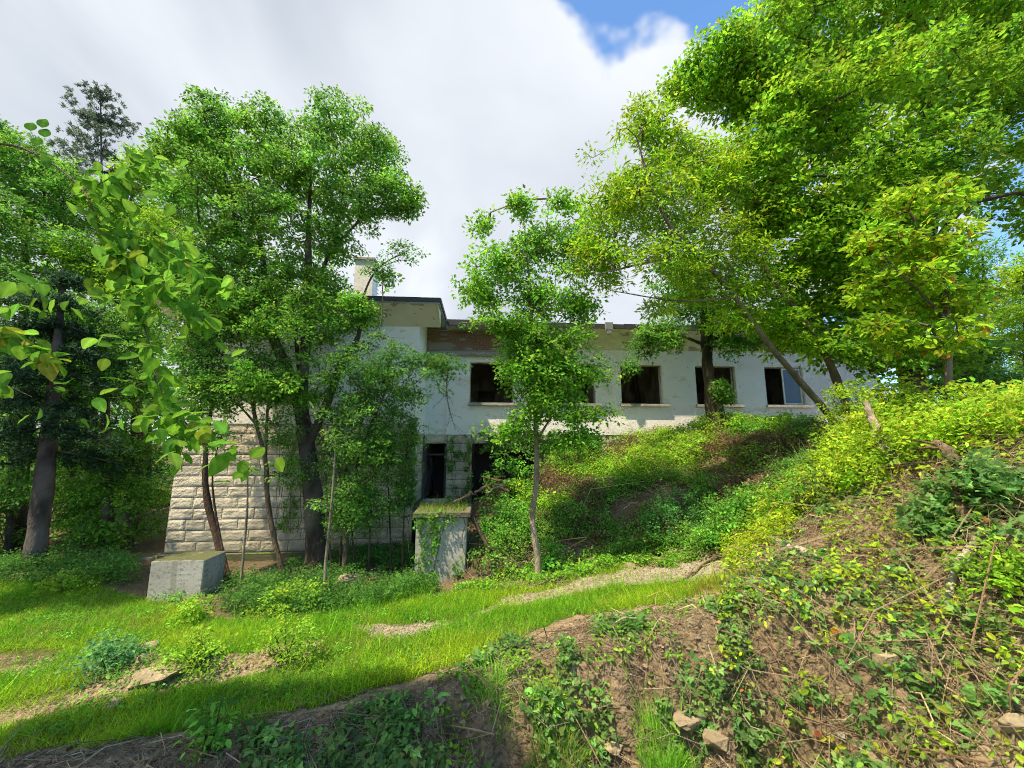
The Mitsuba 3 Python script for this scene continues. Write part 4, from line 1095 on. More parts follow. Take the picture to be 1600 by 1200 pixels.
v, f, c = np.vstack(vs), np.vstack(fs), np.vstack(cs)
put(mikit.ply((v, f), 'leaf_bsdf', True, color=c), 'small_leaves', bk_, 'stuff')
# mossy snag tip with few pale leaves above the arch
for (x, y) in [(48, 205), (66, 200), (70, 215), (58, 228)]:
    put({**BIG[1], 'to_world': frame(at(x, y, 1.5), np.array([rng.normal(0, .4), 0, 1.0]), np.array([.5, -1, .3]), .06)}, 'leaf', bk_)

# ------------------------------------------------------------------ ground plants
def on_region(rng, poly, n, dens=None):
    x0, y0, x1, y1 = poly.bounds
    out = np.zeros((0, 2))
    while len(out) < n:
        q = rng.uniform((x0, y0), (x1, y1), (max(4000, n * 3), 2))
        k = shapely.contains_xy(poly, q[:, 0], q[:, 1])
        if dens is not None:
            k &= rng.random(len(q)) < dens(q[:, 0], q[:, 1])
        if not k.any():
            return out
        out = np.vstack([out, q[k]])
    return out[:n]


def patchy(freq, lo, hi, seed):
    return lambda x, y: np.clip((meshkit.fbm(np.stack([x, y, x * 0], -1) * freq, 3, seed) - lo) / (hi - lo), 0, 1)


def build_grass():
    rng = np.random.default_rng(81)

    def dens(x, y):
        k = np.ones_like(x) * (.55 + .45 * patchy(1.3, .3, .55, 5)(x, y))
        for i, b in enumerate(BARE):
            k = np.where(inside(b, x, y, .22, 6), .07 if i in (0, 1) else .10 * patchy(2.5, .4, .6, 8)(x, y) + .02, k)
        return k * np.clip(7.5 / (x * x + y * y) ** .5, .3, 1.3) / 1.3
    n = 175000
    ragged = GRASS.buffer(.12)
    q = on_region(rng, ragged, n, dens)
    q = q[inside(GRASS, q[:, 0], q[:, 1], .12)]
    n = len(q)
    base = gpoint(q[:, 0], q[:, 1]) - [0, 0, .01]
    tall = .42 + 1.2 * meshkit.fbm(base * [1.6, 1.6, 0], 3, 14) ** 1.3
    tall = np.where(rng.random(n) < .012, 2.4, tall)
    h = .105 * tall * np.exp(rng.normal(0, .35, n))
    a = rng.uniform(0, 2 * np.pi, n)
    side = np.stack([np.cos(a), np.sin(a), a * 0], -1)
    lean = rng.normal(0, .6, (n, 3)) * [1, 1, 0]
    w = rng.uniform(.003, .0065, n)[:, None]
    mid = base + np.stack([lean[:, 0] * h * .35, lean[:, 1] * h * .35, h * .6], -1)
    tip_ = base + np.stack([lean[:, 0] * h, lean[:, 1] * h, h * (1 - .25 * np.abs(lean[:, 0]))], -1)
    v = np.stack([base - side * w, base + side * w, mid - side * w * .7, mid + side * w * .7, tip_], 1).reshape(-1, 3)
    near = np.hypot(base[:, 0], base[:, 1]) < 5.6      # far blades are single triangles
    o = np.arange(n) * 5
    f = np.vstack([(np.array([[0, 1, 3], [0, 3, 2], [2, 3, 4]])[None] + o[near][:, None, None]).reshape(-1, 3), np.stack([o[~near], o[~near] + 1, o[~near] + 4], 1)])
    k = np.clip((meshkit.fbm(base * [.9, .9, 0], 3, 17) - .35) * 3, 0, 1)[:, None]
    col = np.array([.20, .47, .03]) * (1 - k) + np.array([.36, .56, .035]) * k
    col = col * np.exp(rng.normal(0, .28, (n, 1)))
    dry = rng.random(n) < .03 + .12 * np.clip((meshkit.fbm(base * [1.8, 1.8, 0], 3, 19) - .5) * 6, 0, 1)
    col[dry] = np.array([.36, .30, .12])
    put(mikit.ply((v, f), 'grass_bsdf', False, color=np.repeat(col, 5, 0)), 'grass')
    labels['grass'] = {'label': 'bright green short grass covering the track and the lawn', 'category': 'grass', 'kind': 'stuff'}


build_grass()


def tuft(label, px, py, n, h, spread, pal, seed, lean=.5, name='grass_tuft', width=.004, d=None):
    rng = np.random.default_rng(seed)
    k = thing(name, label, 'grass')
    c = gat(px, py) if d is None else at(px, py, d)
    o = np.clip(rng.normal(0, spread, (n, 2)), -1.9 * spread, 1.9 * spread)
    b = gpoint(c[0] + o[:, 0], c[1] + o[:, 1]) - [0, 0, .01]
    hh = h * np.exp(rng.normal(0, .3, n))
    a = rng.uniform(0, 2 * np.pi, n)
    side = np.stack([np.cos(a), np.sin(a), a * 0], -1) * width
    out = np.c_[o / spread * .35 + rng.normal(0, .35, (n, 2)), np.zeros(n)] * lean
    v, f = [], []
    for t, w in ((0, 1), (.45, .8), (.8, .5)):
        m = b + out * (hh * t ** 2)[:, None] + np.stack([hh * 0, hh * 0, hh * (t - .25 * t * t)], -1)
        v += [m - side * w, m + side * w]
    v.append(b + out * hh[:, None] + np.stack([hh * 0, hh * 0, hh * .72], -1))
    v = np.stack(v, 1).reshape(-1, 3)
    f = (np.array([[0, 1, 3], [0, 3, 2], [2, 3, 5], [2, 5, 4], [4, 5, 6]])[None] + (np.arange(n) * 7)[:, None, None]).reshape(-1, 3)
    put_at(mikit.ply((v, f), 'grass_bsdf', False, color=np.repeat(tint(rng, n, pal, .2), 7, 0)), k)


GR = [(.10, .24, .03), (.15, .30, .03)]
tuft('vivid green grass tuft at the bottom edge right of the centre', 1045, 1190, 2600, .24, .13, GR, 201)
tuft('green grass tuft at the bottom edge left of the vivid one', 870, 1188, 1400, .22, .12, [(.09, .18, .03), (.14, .2, .04)], 202)
tuft('grass tuft hanging over the bank edge below the bare gravel path', 772, 1075, 420, .22, .10, GR, 203, 1.0)
tuft('tall grass tuft in the shade in front of the entrance platform', 640, 930, 900, .30, .25, GR, 204)
tuft('dense long grass beside the undergrowth left of the platform', 575, 945, 900, .28, .30, GR, 205)
tuft('pale grass tuft on the bank crest at the far right', 1575, 652, 900, .5, .3, [(.16, .28, .07), (.2, .3, .1)], 206, d=5.5)
tuft('bluish tall grass on the mound below the leaning trunks', 1275, 735, 700, .45, .3, [(.08, .2, .05), (.12, .24, .05)], 207)
tuft('yellowish grass tuft on the track edge near the fallen branch', 1120, 915, 1100, .16, .22, [(.24, .30, .04), (.3, .3, .06)], 208)


def carpet(key, label, cat, poly, n, per, h, size, pal, tmpl, seed, dens=None, rad=.12, mess=.5, stems=None, tips=None, kind='stuff', flat=.5, up=.6, droop=.25):
    """Low leafy growth over a region of the ground. h: height range of the leaf clusters above it."""
    rng = np.random.default_rng(seed)
    q = on_region(rng, poly, n, dens)
    g = gpoint(q[:, 0], q[:, 1])
    hh = rng.uniform(h[0], h[1], len(q)) * (.5 + meshkit.fbm(g * [.9, .9, 0], 3, seed))
    nn = gnormal(q[:, 0], q[:, 1])
    c = g + nn * hh[:, None] * .45 + np.array([0, 0, 1]) * hh[:, None] * .6
    v, f, col = cluster_leaves(rng, c, per, rad, size, pal, tmpl, flat, up, mess, nn, tips, droop)
    k = numbered(key)
    scene[k] = mikit.ply((v, f), 'leaf_bsdf', False, color=col)
    labels[k] = {'label': label, 'category': cat, 'kind': kind}
    return c


def shrub(label, px, py, d, w, h, n, per, size, pal, tmpl, seed, name='shrub', group=None, rad=.16, ground_z=None, cat='shrub', tips=None, mess=.55, mush=.4):
    """A bush at a ground pixel: stems from its foot to leaf clusters in a low dome."""
    rng = np.random.default_rng(seed)
    k = thing(name, label, cat, group)
    c = gat(px, py) if d is None else at(px, py, d)
    c[2] = float(ground(c[0], c[1]))
    q = nrm(rng.normal(size=(n, 3))) * rng.random((n, 1)) ** mush
    q[:, 2] = np.abs(q[:, 2])
    p = c + q * [w / 2, w / 2 * .8, h] + [0, 0, .04]
    p = p[meshkit.fbm(p * 2.4, 2, seed) > .36]
    p[:, 2] = np.maximum(p[:, 2], ground(p[:, 0], p[:, 1]) + .03)
    stems = []
    for t in p[rng.random(len(p)) < .4]:
        b = c + np.r_[rng.normal(0, w * .06, 2), -.05]
        s = np.linspace(0, 1, 5)[:, None]
        stems.append(tube(b + (t - b) * s + np.array([0, 0, .12]) * np.sin(np.pi * s) * h, np.linspace(.008, .003, 5) * (1 + h * .4), 3, False))
    put(bark_mesh(join(stems), (.08, .07, .04), (.16, .14, .08), seed), 'stem', k, 'stuff')
    v, f, col = cluster_leaves(rng, p, per, rad, size, pal, tmpl, .45, .9, mess, nrm(q)[:len(p)] * .8, tips, .25)
    put(mikit.ply((v, f), 'leaf_bsdf', False, color=col), 'foliage', k)
    return k


LIME = [(.17, .30, .03), (.22, .33, .03), (.11, .22, .03)]
FRESH = [(.09, .23, .035), (.13, .28, .04), (.06, .16, .03)]
BROWN = [(.27, .20, .12), (.34, .27, .17), (.19, .14, .085)]
GOLD = [(.24, .32, .022), (.18, .29, .022), (.30, .32, .025), (.11, .21, .025)]
IVY = [(.07, .16, .045), (.11, .22, .06), (.05, .11, .035), (.16, .24, .07)]

mound_top = region([(800, 800), (840, 745), (935, 712), (1010, 695), (1130, 664), (1240, 668), (1300, 690), (1290, 730), (1180, 740), (1060, 745), (930, 770), (870, 820)])
mound_low = region([(735, 905), (745, 830), (800, 800), (930, 765), (1060, 745), (1290, 735), (1300, 800), (1190, 850), (1030, 868), (900, 890), (790, 900)])
foot = region([(700, 925), (780, 890), (900, 872), (1040, 862), (1130, 850), (1120, 868), (1000, 884), (900, 906), (800, 925)])
under = region([(345, 962), (352, 910), (480, 892), (560, 868), (640, 850), (650, 915), (690, 925), (600, 950), (480, 968)])
stone_foot = region([(230, 945), (240, 905), (330, 895), (340, 955), (300, 962)])
forest_floor = region([(-200, 930), (-200, 885), (0, 882), (200, 882), (212, 915), (120, 922)])
bank_r = region([(1150, 900), (1210, 830), (1300, 760), (1370, 690), (1480, 668), (1700, 650), (1900, 1100), (1800, 1290), (1250, 1290), (1180, 1150), (1120, 1000)], 7)
face = region([(380, 1150), (640, 1085), (780, 1020), (900, 975), (1060, 945), (1150, 930), (1200, 1100), (1300, 1290), (1000, 1290), (640, 1290), (400, 1280)])
face_l = region([(-100, 1215), (200, 1170), (400, 1130), (640, 1085), (700, 1290), (300, 1290), (-100, 1290)])
bank_top = region([(1290, 750), (1340, 690), (1420, 680), (1500, 672), (1700, 660), (1800, 700), (1640, 720), (1500, 730), (1420, 760), (1330, 790)], 7.5)
bank_left_edge = region([(1130, 860), (1210, 800), (1290, 735), (1345, 700), (1370, 760), (1300, 800), (1230, 850), (1160, 890)], 9)

carpet('mound_herbs', 'lime green herbs covering the top of the rubble mound', 'herbs', mound_top, 3800, 15, (.05, .6), .055, LIME, 'diamond', 301, patchy(.9, .33, .47, 2), .15)
carpet('dead_brush', 'brown dead brush matted over the front slope of the rubble mound', 'brush', mound_low.union(mound_top), 3800, 13, (.05, .42), .08, BROWN, 'slim', 302, patchy(.75, .44, .52, 9), .15, mess=1.2)
carpet('slope_herbs', 'mixed green herbs on the shaded lower slope of the mound', 'herbs', mound_low, 2900, 14, (.03, .40), .055, FRESH + [(.15, .2, .05)], 'diamond', 303, patchy(1.0, .36, .52, 12), .14)
carpet('foot_herbs', 'fresh green weeds along the foot of the mound beside the grass', 'weeds', foot, 700, 12, (.02, .16), .055, FRESH + LIME, 'oval', 304, patchy(1.3, .35, .5, 4), .10)
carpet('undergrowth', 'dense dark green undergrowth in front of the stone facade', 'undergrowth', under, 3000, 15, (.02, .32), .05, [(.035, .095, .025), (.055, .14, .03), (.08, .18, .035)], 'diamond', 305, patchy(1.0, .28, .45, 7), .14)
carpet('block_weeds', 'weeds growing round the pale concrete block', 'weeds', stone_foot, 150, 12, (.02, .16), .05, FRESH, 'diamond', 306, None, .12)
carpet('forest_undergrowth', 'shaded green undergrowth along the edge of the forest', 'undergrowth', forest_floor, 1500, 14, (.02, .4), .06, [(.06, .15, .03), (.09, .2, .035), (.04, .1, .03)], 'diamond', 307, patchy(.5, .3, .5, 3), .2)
carpet('bank_ivy', 'broad leaved ivy trailing over the sunny right hand bank', 'ivy', bank_r, 1100, 8, (.0, .14), .062, IVY, 'ivy', 308, patchy(1.3, .40, .53, 5), .10, tips=(.008, (.45, .14, .08)), mess=.45)
carpet('bank_creeper', 'yellow green creeper with pointed leaflets mixed into the right hand bank', 'creeper', bank_r, 520, 9, (.02, .26), .06, GOLD + LIME, 'oval', 309, patchy(1.2, .47, .56, 15), .12, tips=(.012, (.45, .16, .06)))
carpet('face_ivy', 'ivy patches hanging on the eroded earth face below the track', 'ivy', face, 1150, 8, (.0, .10), .058, IVY, 'ivy', 310, patchy(1.5, .49, .57, 8), .10, mess=.4)
carpet('face_weeds', 'small green weeds scattered on the eroded earth face', 'weeds', face.union(face_l), 420, 7, (.0, .08), .05, FRESH + LIME, 'oval', 311, patchy(1.6, .5, .62, 18), .07)
carpet('crest_creeper', 'dense golden green creeper along the crest of the right hand bank', 'creeper', bank_top, 1300, 12, (.05, .60), .062, GOLD + LIME, 'oval', 312, None, .15, tips=(.01, (.45, .2, .05)))
carpet('slope_creeper', 'yellow leaflets of creeper spilling down towards the track', 'creeper', bank_left_edge, 1100, 11, (.03, .40), .062, GOLD, 'slim', 313, patchy(1.0, .3, .45, 6), .14, tips=(.012, (.5, .2, .05)))
lawn = region([(0, 930), (230, 952), (480, 968), (700, 928), (750, 1010), (400, 1110), (0, 1180)])
carpet('lawn_clover', 'scattered low clover and weeds among the grass of the lawn', 'weeds', lawn, 900, 6, (.02, .09), .04, FRESH, 'oval', 314, patchy(1.4, .45, .6, 23), .07)

for i, (lab, px, py, d, w, h, n, per, sz, pal, tm) in enumerate([
    ('dark green rounded bush in the middle of the rubble mound slope', 1062, 842, None, 1.9, 1.05, 130, 26, .05, [(.05, .15, .045), (.07, .19, .05)], 'diamond'),
    ('fresh green bush right of the dark rounded bush on the mound', 1155, 822, None, 1.3, .75, 80, 22, .06, FRESH, 'diamond'),
    ('bright green bush against the white wall right of the twin trunk', 1185, 705, 11.5, 1.6, .8, 90, 22, .065, FRESH, 'diamond'),
    ('lime green bush at the foot of the twin trunk on the mound', 1085, 712, 11.6, 1.9, .75, 100, 22, .06, LIME, 'diamond'),
    ('dark glossy bush at the far right top of the mound by the leaning trunk', 1270, 725, 9.8, 1.6, .7, 80, 22, .06, PAL_DARK, 'diamond'),
    ('dark bush on the left flank of the mound behind the pale young maple', 900, 835, None, 1.5, .8, 90, 22, .055, PAL_DARK, 'diamond'),
    ('dark bush at the upper right of the mound under the fifth window', 1225, 745, None, 1.8, .7, 90, 22, .055, PAL_DARK, 'diamond'),
    ('bright green bush in the middle of the mound top', 985, 755, None, 1.6, .7, 80, 22, .055, LIME, 'diamond'),
    ('low green bush at the lower right end of the mound by the track', 1120, 855, None, 1.0, .4, 60, 20, .055, FRESH, 'oval'),
    ('small bright leafed plant right of the foot of the pale young maple', 866, 885, None, .8, .6, 34, 16, .085, FRESH, 'oval'),
    ('green bush behind the platform at the left end of the mound', 790, 840, None, 1.7, 1.0, 110, 22, .06, FRESH, 'diamond'),
    ('leafy bush in front of the dark ground floor opening', 800, 770, 11.8, 2.0, 1.6, 120, 24, .075, FRESH, 'oval'),
    ('bushy growth below the second window behind the young maple', 900, 760, 12.5, 2.4, 1.7, 130, 24, .07, PAL_DARK + FRESH, 'oval'),
    ('blue green bush on the strip of earth at the left of the lawn', 160, 1050, None, .9, .42, 60, 22, .05, [(.07, .17, .08), (.1, .22, .08)], 'diamond'),
    ('yellow green bush at the middle of the earth strip on the lawn', 320, 1040, None, 1.0, .45, 70, 24, .045, LIME, 'diamond'),
    ('small yellow green bush at the right end of the earth strip', 445, 1035, None, .9, .55, 60, 24, .045, LIME, 'diamond'),
    ('fresh green weed bush in front of the pale concrete block', 296, 972, None, .6, .42, 40, 22, .055, LIME, 'diamond'),
('sunlit weed bush at the forest edge beside the conifer trunk', 110, 925, None, 1.2, .5, 60, 22, .06, LIME, 'diamond'),
    ('light green weed clump at the bright edge of the undergrowth', 455, 962, None, 1.5, .55, 90, 24, .05, LIME, 'diamond'),
    ('leafy weed with big leaves at the lower left of the earth face', 330, 1165, None, .30, .42, 18, 9, .075, FRESH, 'oval'),
    ('small fern like weed in the lower left corner of the earth face', 320, 1190, None, .3, .2, 14, 10, .05, FRESH, 'slim'),
    ('dark leafed weed low on the earth face left of the grass tufts', 650, 1165, None, .5, .4, 26, 10, .07, [(.06, .15, .04), (.09, .2, .05)], 'oval'),
    ('lime fern on the earth face under the track edge', 850, 1085, None, .45, .25, 20, 12, .06, LIME, 'slim'),
    ('tall golden bush on the bank crest below the big maple trunk', 1420, 690, 6.6, 1.8, 1.15, 190, 22, .06, GOLD, 'oval'),
    ('tall golden bush leaning against the right end of the white wall', 1345, 690, 8.0, 1.7, 1.5, 190, 22, .06, GOLD + LIME, 'oval'),
    ('tall golden bush on the bank crest right of the maple trunk', 1520, 690, 5.9, 1.7, .8, 140, 22, .06, GOLD + LIME, 'oval'),
    ('ivy clad bush hanging round the gnarled trunk on the right bank', 1478, 795, None, 1.0, .85, 130, 14, .075, IVY, 'ivy'),
    ('dark ivy clump right of the gnarled trunk', 1545, 790, None, .8, .6, 80, 14, .075, IVY, 'ivy'),
    ('lime green weed bush low at the right edge of the bank', 1575, 930, None, .8, .5, 80, 16, .05, LIME, 'oval'),
    ('yellow fern like plant at the left foot of the right bank', 1240, 800, None, 1.3, .5, 60, 16, .075, GOLD, 'slim'),
]):
    shrub(lab, px, py, d, w, h, n, per, sz, pal, tm, 400 + i)

# ivy on the building and on the platform
def ivy_on(label, rects, n, seed, size=.07, pal=IVY, depth=.10, vine=True, name='wall_ivy'):
    """Ivy on facade rectangles given as (u0, u1, z0, z1, v, weight)."""
    rng = np.random.default_rng(seed)
    k = thing(name, label, 'ivy')
    tot = sum(r[5] for r in rects)
    P, parts = [], []
    for u0, u1, z0, z1, v, w in rects:
        m = int(n * w / tot)
        u, z = rng.uniform(u0, u1, m), rng.uniform(z0, z1, m)
        keep = meshkit.fbm(np.stack([u * 2.2, z * 1.3, u * 0], -1), 3, seed) > .42
        u, z = u[keep], z[keep]
        vv = v - rng.uniform(.01, depth, len(u))
        P.append(BO + u[:, None] * BU + vv[:, None] * BV + z[:, None] * [0, 0, 1])
        for _ in range(max(1, int((u1 - u0) * (5 if v > pv0 + 1 else 1.5)))):
            ua, zz = rng.uniform(u0, u1), np.linspace(z0 - .1, z1, 9)
            uu = ua + np.cumsum(rng.normal(0, .05, 9))
            parts.append(tube(BO + uu[:, None] * BU + (v - .03) * BV + zz[:, None] * [0, 0, 1], .008, 3, False))
    P = np.vstack(P)
    put(bark_mesh(join(parts), (.06, .05, .035), (.15, .12, .09), seed), 'stem', k, 'stuff')
    v_, f, c = cluster_leaves(rng, P, 6, .09, size, pal, 'ivy', .6, .25, .5, np.repeat(-BV[None], len(P), 0) * 1.5, None, .5)
    put(mikit.ply((v_, f), 'leaf_bsdf', False, color=c), 'foliage', k)


zt = ztop
ivy_on('ivy curtain over the top of the wide ground floor opening', [(-1.5, 1.6, -.35, .35, .0, 4), (-2.4, -1.5, -.6, .2, -.08, 1.2), (.6, 2.2, -1.4, .1, .0, 2)], 900, 501)
ivy_on('ivy climbing the stone pillar right of the dark doorway', [(-2.3, -1.5, -2.2, .1, -.12, 2)], 260, 502)
ivy_on('ivy draping the stone corner between the small window and the doorway', [(-3.7, -3.2, -2.0, .7, LV - .08, 3), (-4.0, -3.25, .2, .9, LV - .08, 1)], 420, 503)
ivy_on('thin ivy strands down the front of the entrance platform wall', [(pu0, pu0 + .25, -3.4, zt - .1, pv0, 1), (pu0 + .35, pu0 + .5, -3.3, zt - .15, pv0, 1), (pu1 - .22, pu1, -3.2, zt - .1, pv0, 1.2), (pu0, pu1, -3.6, -3.2, pv0, 1), (pu0, pu1, zt - .35, zt, pv0 - .06, .8)], 330, 504, .05, PAL_DARK)
ivy_on('hanging creeper strands over the stone facade left of the small window', [(-7.2, -4.6, -2.6, .4, LV - .1, 3)], 620, 505, .055, PAL_DARK)
tuft('grass growing on the slab of the entrance platform', 690, 800, 0, .2, .3, GR, 209) if False else None
rng = np.random.default_rng(90)
k = thing('slab_moss', 'moss and grass growing on top of the entrance platform slab', 'moss')
nn_ = 900
us, vs = rng.uniform(pu0, pu1, nn_), rng.uniform(pv0 - .05, pv0 + 1.0, nn_)
b = BO + us[:, None] * BU + vs[:, None] * BV + np.array([0, 0, ztop + .0])
hh = .09 * np.exp(rng.normal(0, .5, nn_))
a = rng.uniform(0, 6.28, nn_)
sd = np.stack([np.cos(a), np.sin(a), a * 0], -1) * .006
v = np.stack([b - sd, b + sd, b + np.c_[rng.normal(0, .3, (nn_, 2)) * hh[:, None], hh]], 1).reshape(-1, 3)
put_at(mikit.ply((v, np.arange(nn_ * 3).reshape(-1, 3)), 'grass_bsdf', False, color=np.repeat(tint(rng, nn_, [(.1, .2, .03), (.2, .22, .04), (.12, .15, .04)], .2), 3, 0)), k)
labels[k]['kind'] = 'stuff'

# hanging dead twigs on the white wall between the elder and the first window
rng = np.random.default_rng(91)


def stick(name, label, cat, pts, forks=0, seed=0, bark=GREY_BARK, sides=7, flen=.4):
    """A branch lying or hanging: rows are x, y, z, radius; forks adds side twigs."""
    r = np.random.default_rng(seed)
    p = smooth_path(pts, 6)
    parts = [tube(p[:, :3] + r.normal(0, 1, (len(p), 3)) * p[:, 3:] * .18, p[:, 3] * r.uniform(.85, 1.15, len(p)), sides)]
    for _ in range(forks):
        i = r.integers(len(p) // 4, len(p) - 1)
        t = nrm(p[min(i + 1, len(p) - 1), :3] - p[i - 1, :3])
        d = nrm(t * .8 + r.normal(0, .55, 3))
        s = np.linspace(0, 1, 5)[:, None]
        L = flen * r.uniform(.5, 1.2)
        parts.append(tube(p[i, :3] + d * L * s + r.normal(0, .015, (5, 3)) * s, np.linspace(p[i, 3] * .5, p[i, 3] * .15 + .001, 5), 4))
    k = thing(name, label, cat)
    put_at(bark_mesh(join(parts), *bark, seed=seed, scale=6), k)


def gline(rows):
    return [np.r_[gat(px, py, lift), r] for px, py, lift, r in rows]


hang = np.vstack([np.r_[at(x, y, 9.6), r] for x, y, r in ((700, 575, .02), (698, 610, .015), (702, 640, .010), (712, 672, .004))])
stick('dead_branch', 'bare forked dead twig hanging before the white wall above the doorway', 'branch', hang, 9, 601, ((.05, .04, .03), (.1, .08, .06)), 5, .45)
DEADB = ((.26, .22, .17), (.44, .39, .32))
stick('dead_branch', 'pale grey fallen branch lying at the left foot of the right bank', 'branch', gline([(1196, 848, .10, .05), (1225, 858, .09, .055), (1262, 874, .08, .052), (1300, 896, .06, .045), (1312, 915, .03, .03)]), 3, 602, DEADB)
stick('dead_branch', 'pale broken branch standing slanted on the right edge of the bank', 'branch', gline([(1456, 955, .03, .022), (1478, 930, .07, .03), (1500, 890, .09, .032), (1530, 848, .08, .034)]), 2, 603, DEADB)
stick('dead_branch', 'thin curved dead branch lying across the bare end of the track', 'branch', gline([(1038, 913, .02, .014), (1065, 908, .05, .018), (1085, 895, .05, .02), (1105, 876, .05, .02), (1150, 868, .05, .017), (1185, 860, .04, .01)]), 4, 604, ((.16, .12, .08), (.28, .22, .15)))
stick('dead_branch', 'long thin stick along the lower edge of the shaded grass strip', 'branch', gline([(105, 1172, .02, .012), (160, 1148, .05, .012), (200, 1136, .05, .010), (240, 1126, .05, .006)]), 2, 605, ((.06, .05, .035), (.16, .13, .09)))
stick('dead_branch', 'short dry twig lying on yellow grass near the track edge', 'branch', gline([(1008, 938, .03, .012), (1030, 930, .06, .012), (1042, 932, .05, .01), (1058, 955, .04, .006)]), 1, 606, ((.4, .32, .12), (.5, .42, .2)))
for i, (lab, rows) in enumerate([
    ('long dry stem hanging down the shaded notch of the bank', [(1160, 1042, .1, .008), (1172, 1075, .16, .008), (1182, 1100, .18, .007), (1176, 1160, .14, .006)]),
    ('dry stem arching from the bank left of the square stone', [(1280, 1000, .08, .006), (1262, 1028, .14, .006), (1245, 1045, .12, .005)]),
    ('thin pale stem hanging in front of the square stone', [(1374, 990, .06, .005), (1386, 1030, .10, .006), (1391, 1070, .10, .005)]),
    ('long stem running across ivy at the upper right bank', [(1290, 900, .1, .007), (1320, 920, .13, .007), (1380, 950, .12, .006), (1420, 965, .08, .005)]),
    ('dry stick sloping down in the right corner of the bank', [(1430, 1020, .05, .01), (1465, 1050, .1, .012), (1500, 1085, .1, .011)]),
    ('upright dry stem at the lower right corner', [(1588, 1040, .05, .005), (1590, 1090, .12, .006), (1588, 1190, .1, .006)]),
    ('short pale root poking from the earth face below the stones', [(1195, 1195, .04, .012), (1202, 1160, .08, .014), (1210, 1140, .05, .010)]),
    ('dry bramble stem looping over the earth face in the middle', [(985, 1010, .05, .006), (1000, 1030, .12, .006), (1032, 985, .12, .006), (1060, 970, .05, .004)]),
    ('thin brown stem trailing on the lower left earth face', [(20, 1195, .02, .005), (120, 1192, .05, .005), (230, 1150, .06, .004)]),
]):
    stick('dry_stem', lab, 'stem', gline(rows), 2, 620 + i, ((.22, .18, .11), (.40, .34, .22)), 5, .18)

# gnarled trunk and roots on the right bank
stick('gnarled_trunk', 'short gnarled ivy wrapped trunk rising from the right bank', 'trunk', [np.r_[at(x, y, d), r] for x, y, d, r in ((1508, 812, 4.5, .075), (1494, 770, 4.55, .055), (1499, 735, 4.6, .05), (1484, 705, 4.7, .06), (1462, 690, 4.85, .035))], 3, 640, ((.10, .075, .045), (.25, .19, .12)), 9)
stick('fallen_trunk', 'grey mossy fallen trunk lying across the hollow under the big maple', 'trunk', [np.r_[at(x, y, d), r] for x, y, d, r in ((1425, 735, 5.6, .06), (1400, 722, 5.7, .065), (1380, 695, 5.9, .065), (1366, 660, 6.1, .055), (1352, 630, 6.3, .04))], 3, 641, ((.15, .125, .09), (.3, .26, .2)), 9)
stick('fallen_trunk', 'brown broken log under the fallen trunk in the hollow', 'trunk', [np.r_[at(x, y, d), r] for x, y, d, r in ((1395, 690, 6.0, .05), (1430, 705, 5.8, .06), (1460, 720, 5.5, .05))], 2, 642, ((.10, .075, .045), (.22, .17, .11)), 9)
for i, (lab, rows) in enumerate([('topmost brown timber on the rubble pile right of the doorway', [(752, 745, 11.6, .03), (775, 750, 11.5, .035), (800, 754, 11.4, .03)]), ('broken timber leaning at the left of the rubble pile', [(706, 786, 11.2, .04), (730, 775, 11.2, .05), (736, 768, 11.2, .045)]),
                                 ('slanted pale plank across the middle of the rubble pile', [(742, 770, 11.3, .04), (765, 758, 11.3, .045), (790, 760, 11.3, .04)]), ('crooked timber in front of the ivy on the rubble pile', [(760, 772, 11.1, .03), (778, 762, 11.1, .04), (796, 768, 11.1, .04)]),
                                 ('dark slanted beam leaning on the side of the entrance platform', [(724, 795, 9.6, .045), (742, 815, 9.4, .05), (760, 850, 9.2, .045), (768, 862, 9.2, .04)])]):
    stick('old_timber', lab, 'timber', [np.r_[at(x, y, d), r] for x, y, d, r in rows], 2, 650 + i, ((.16, .11, .07), (.36, .28, .19)) if i < 4 else ((.04, .033, .025), (.10, .08, .06)), 6, .3)


# ------------------------------------------------------------------ stones
def stone(label, px, py, size, seed, name='stone', sink=.35, yaw=None, group=None, cat='stone', flatness=(1, 1, 1), blocky=False):
    r = np.random.default_rng(seed)
    pts = r.normal(size=(16, 3))
    pts = nrm(pts) * r.uniform(.75, 1.05, (16, 1))
    if blocky:
        pts = np.array([[x, y, z] for x in (-1, 1) for y in (-1, 1) for z in (-1, 1)]) * .85 + r.uniform(-.22, .22, (8, 3))
        pts = np.vstack([pts * [1, 1, .92], pts * [.93, 1, 1], pts * [1, .92, 1]])
    m = trimesh.convex.convex_hull(pts)
    m = m.subdivide().subdivide()
    v = np.array(m.vertices)
    v += nrm(v) * ((meshkit.fbm(v * 2.3 + seed, 3, seed) - .5) * .28)[:, None]
    v *= np.asarray(size) / 2 * flatness
    a = r.uniform(0, 6.28) if yaw is None else yaw
    v = v @ np.array([[math.cos(a), math.sin(a), 0], [-math.sin(a), math.cos(a), 0], [0, 0, 1]])
    c = gat(px, py)
    n = gnormal(np.array([c[0]]), np.array([c[1]]))[0]
    c = c + n * size[2] * (.5 - sink)
    k = thing(name, label, cat, group)
    put_at(mikit.ply((v + c, np.array(m.faces)), 'rock_bsdf', 28), k)


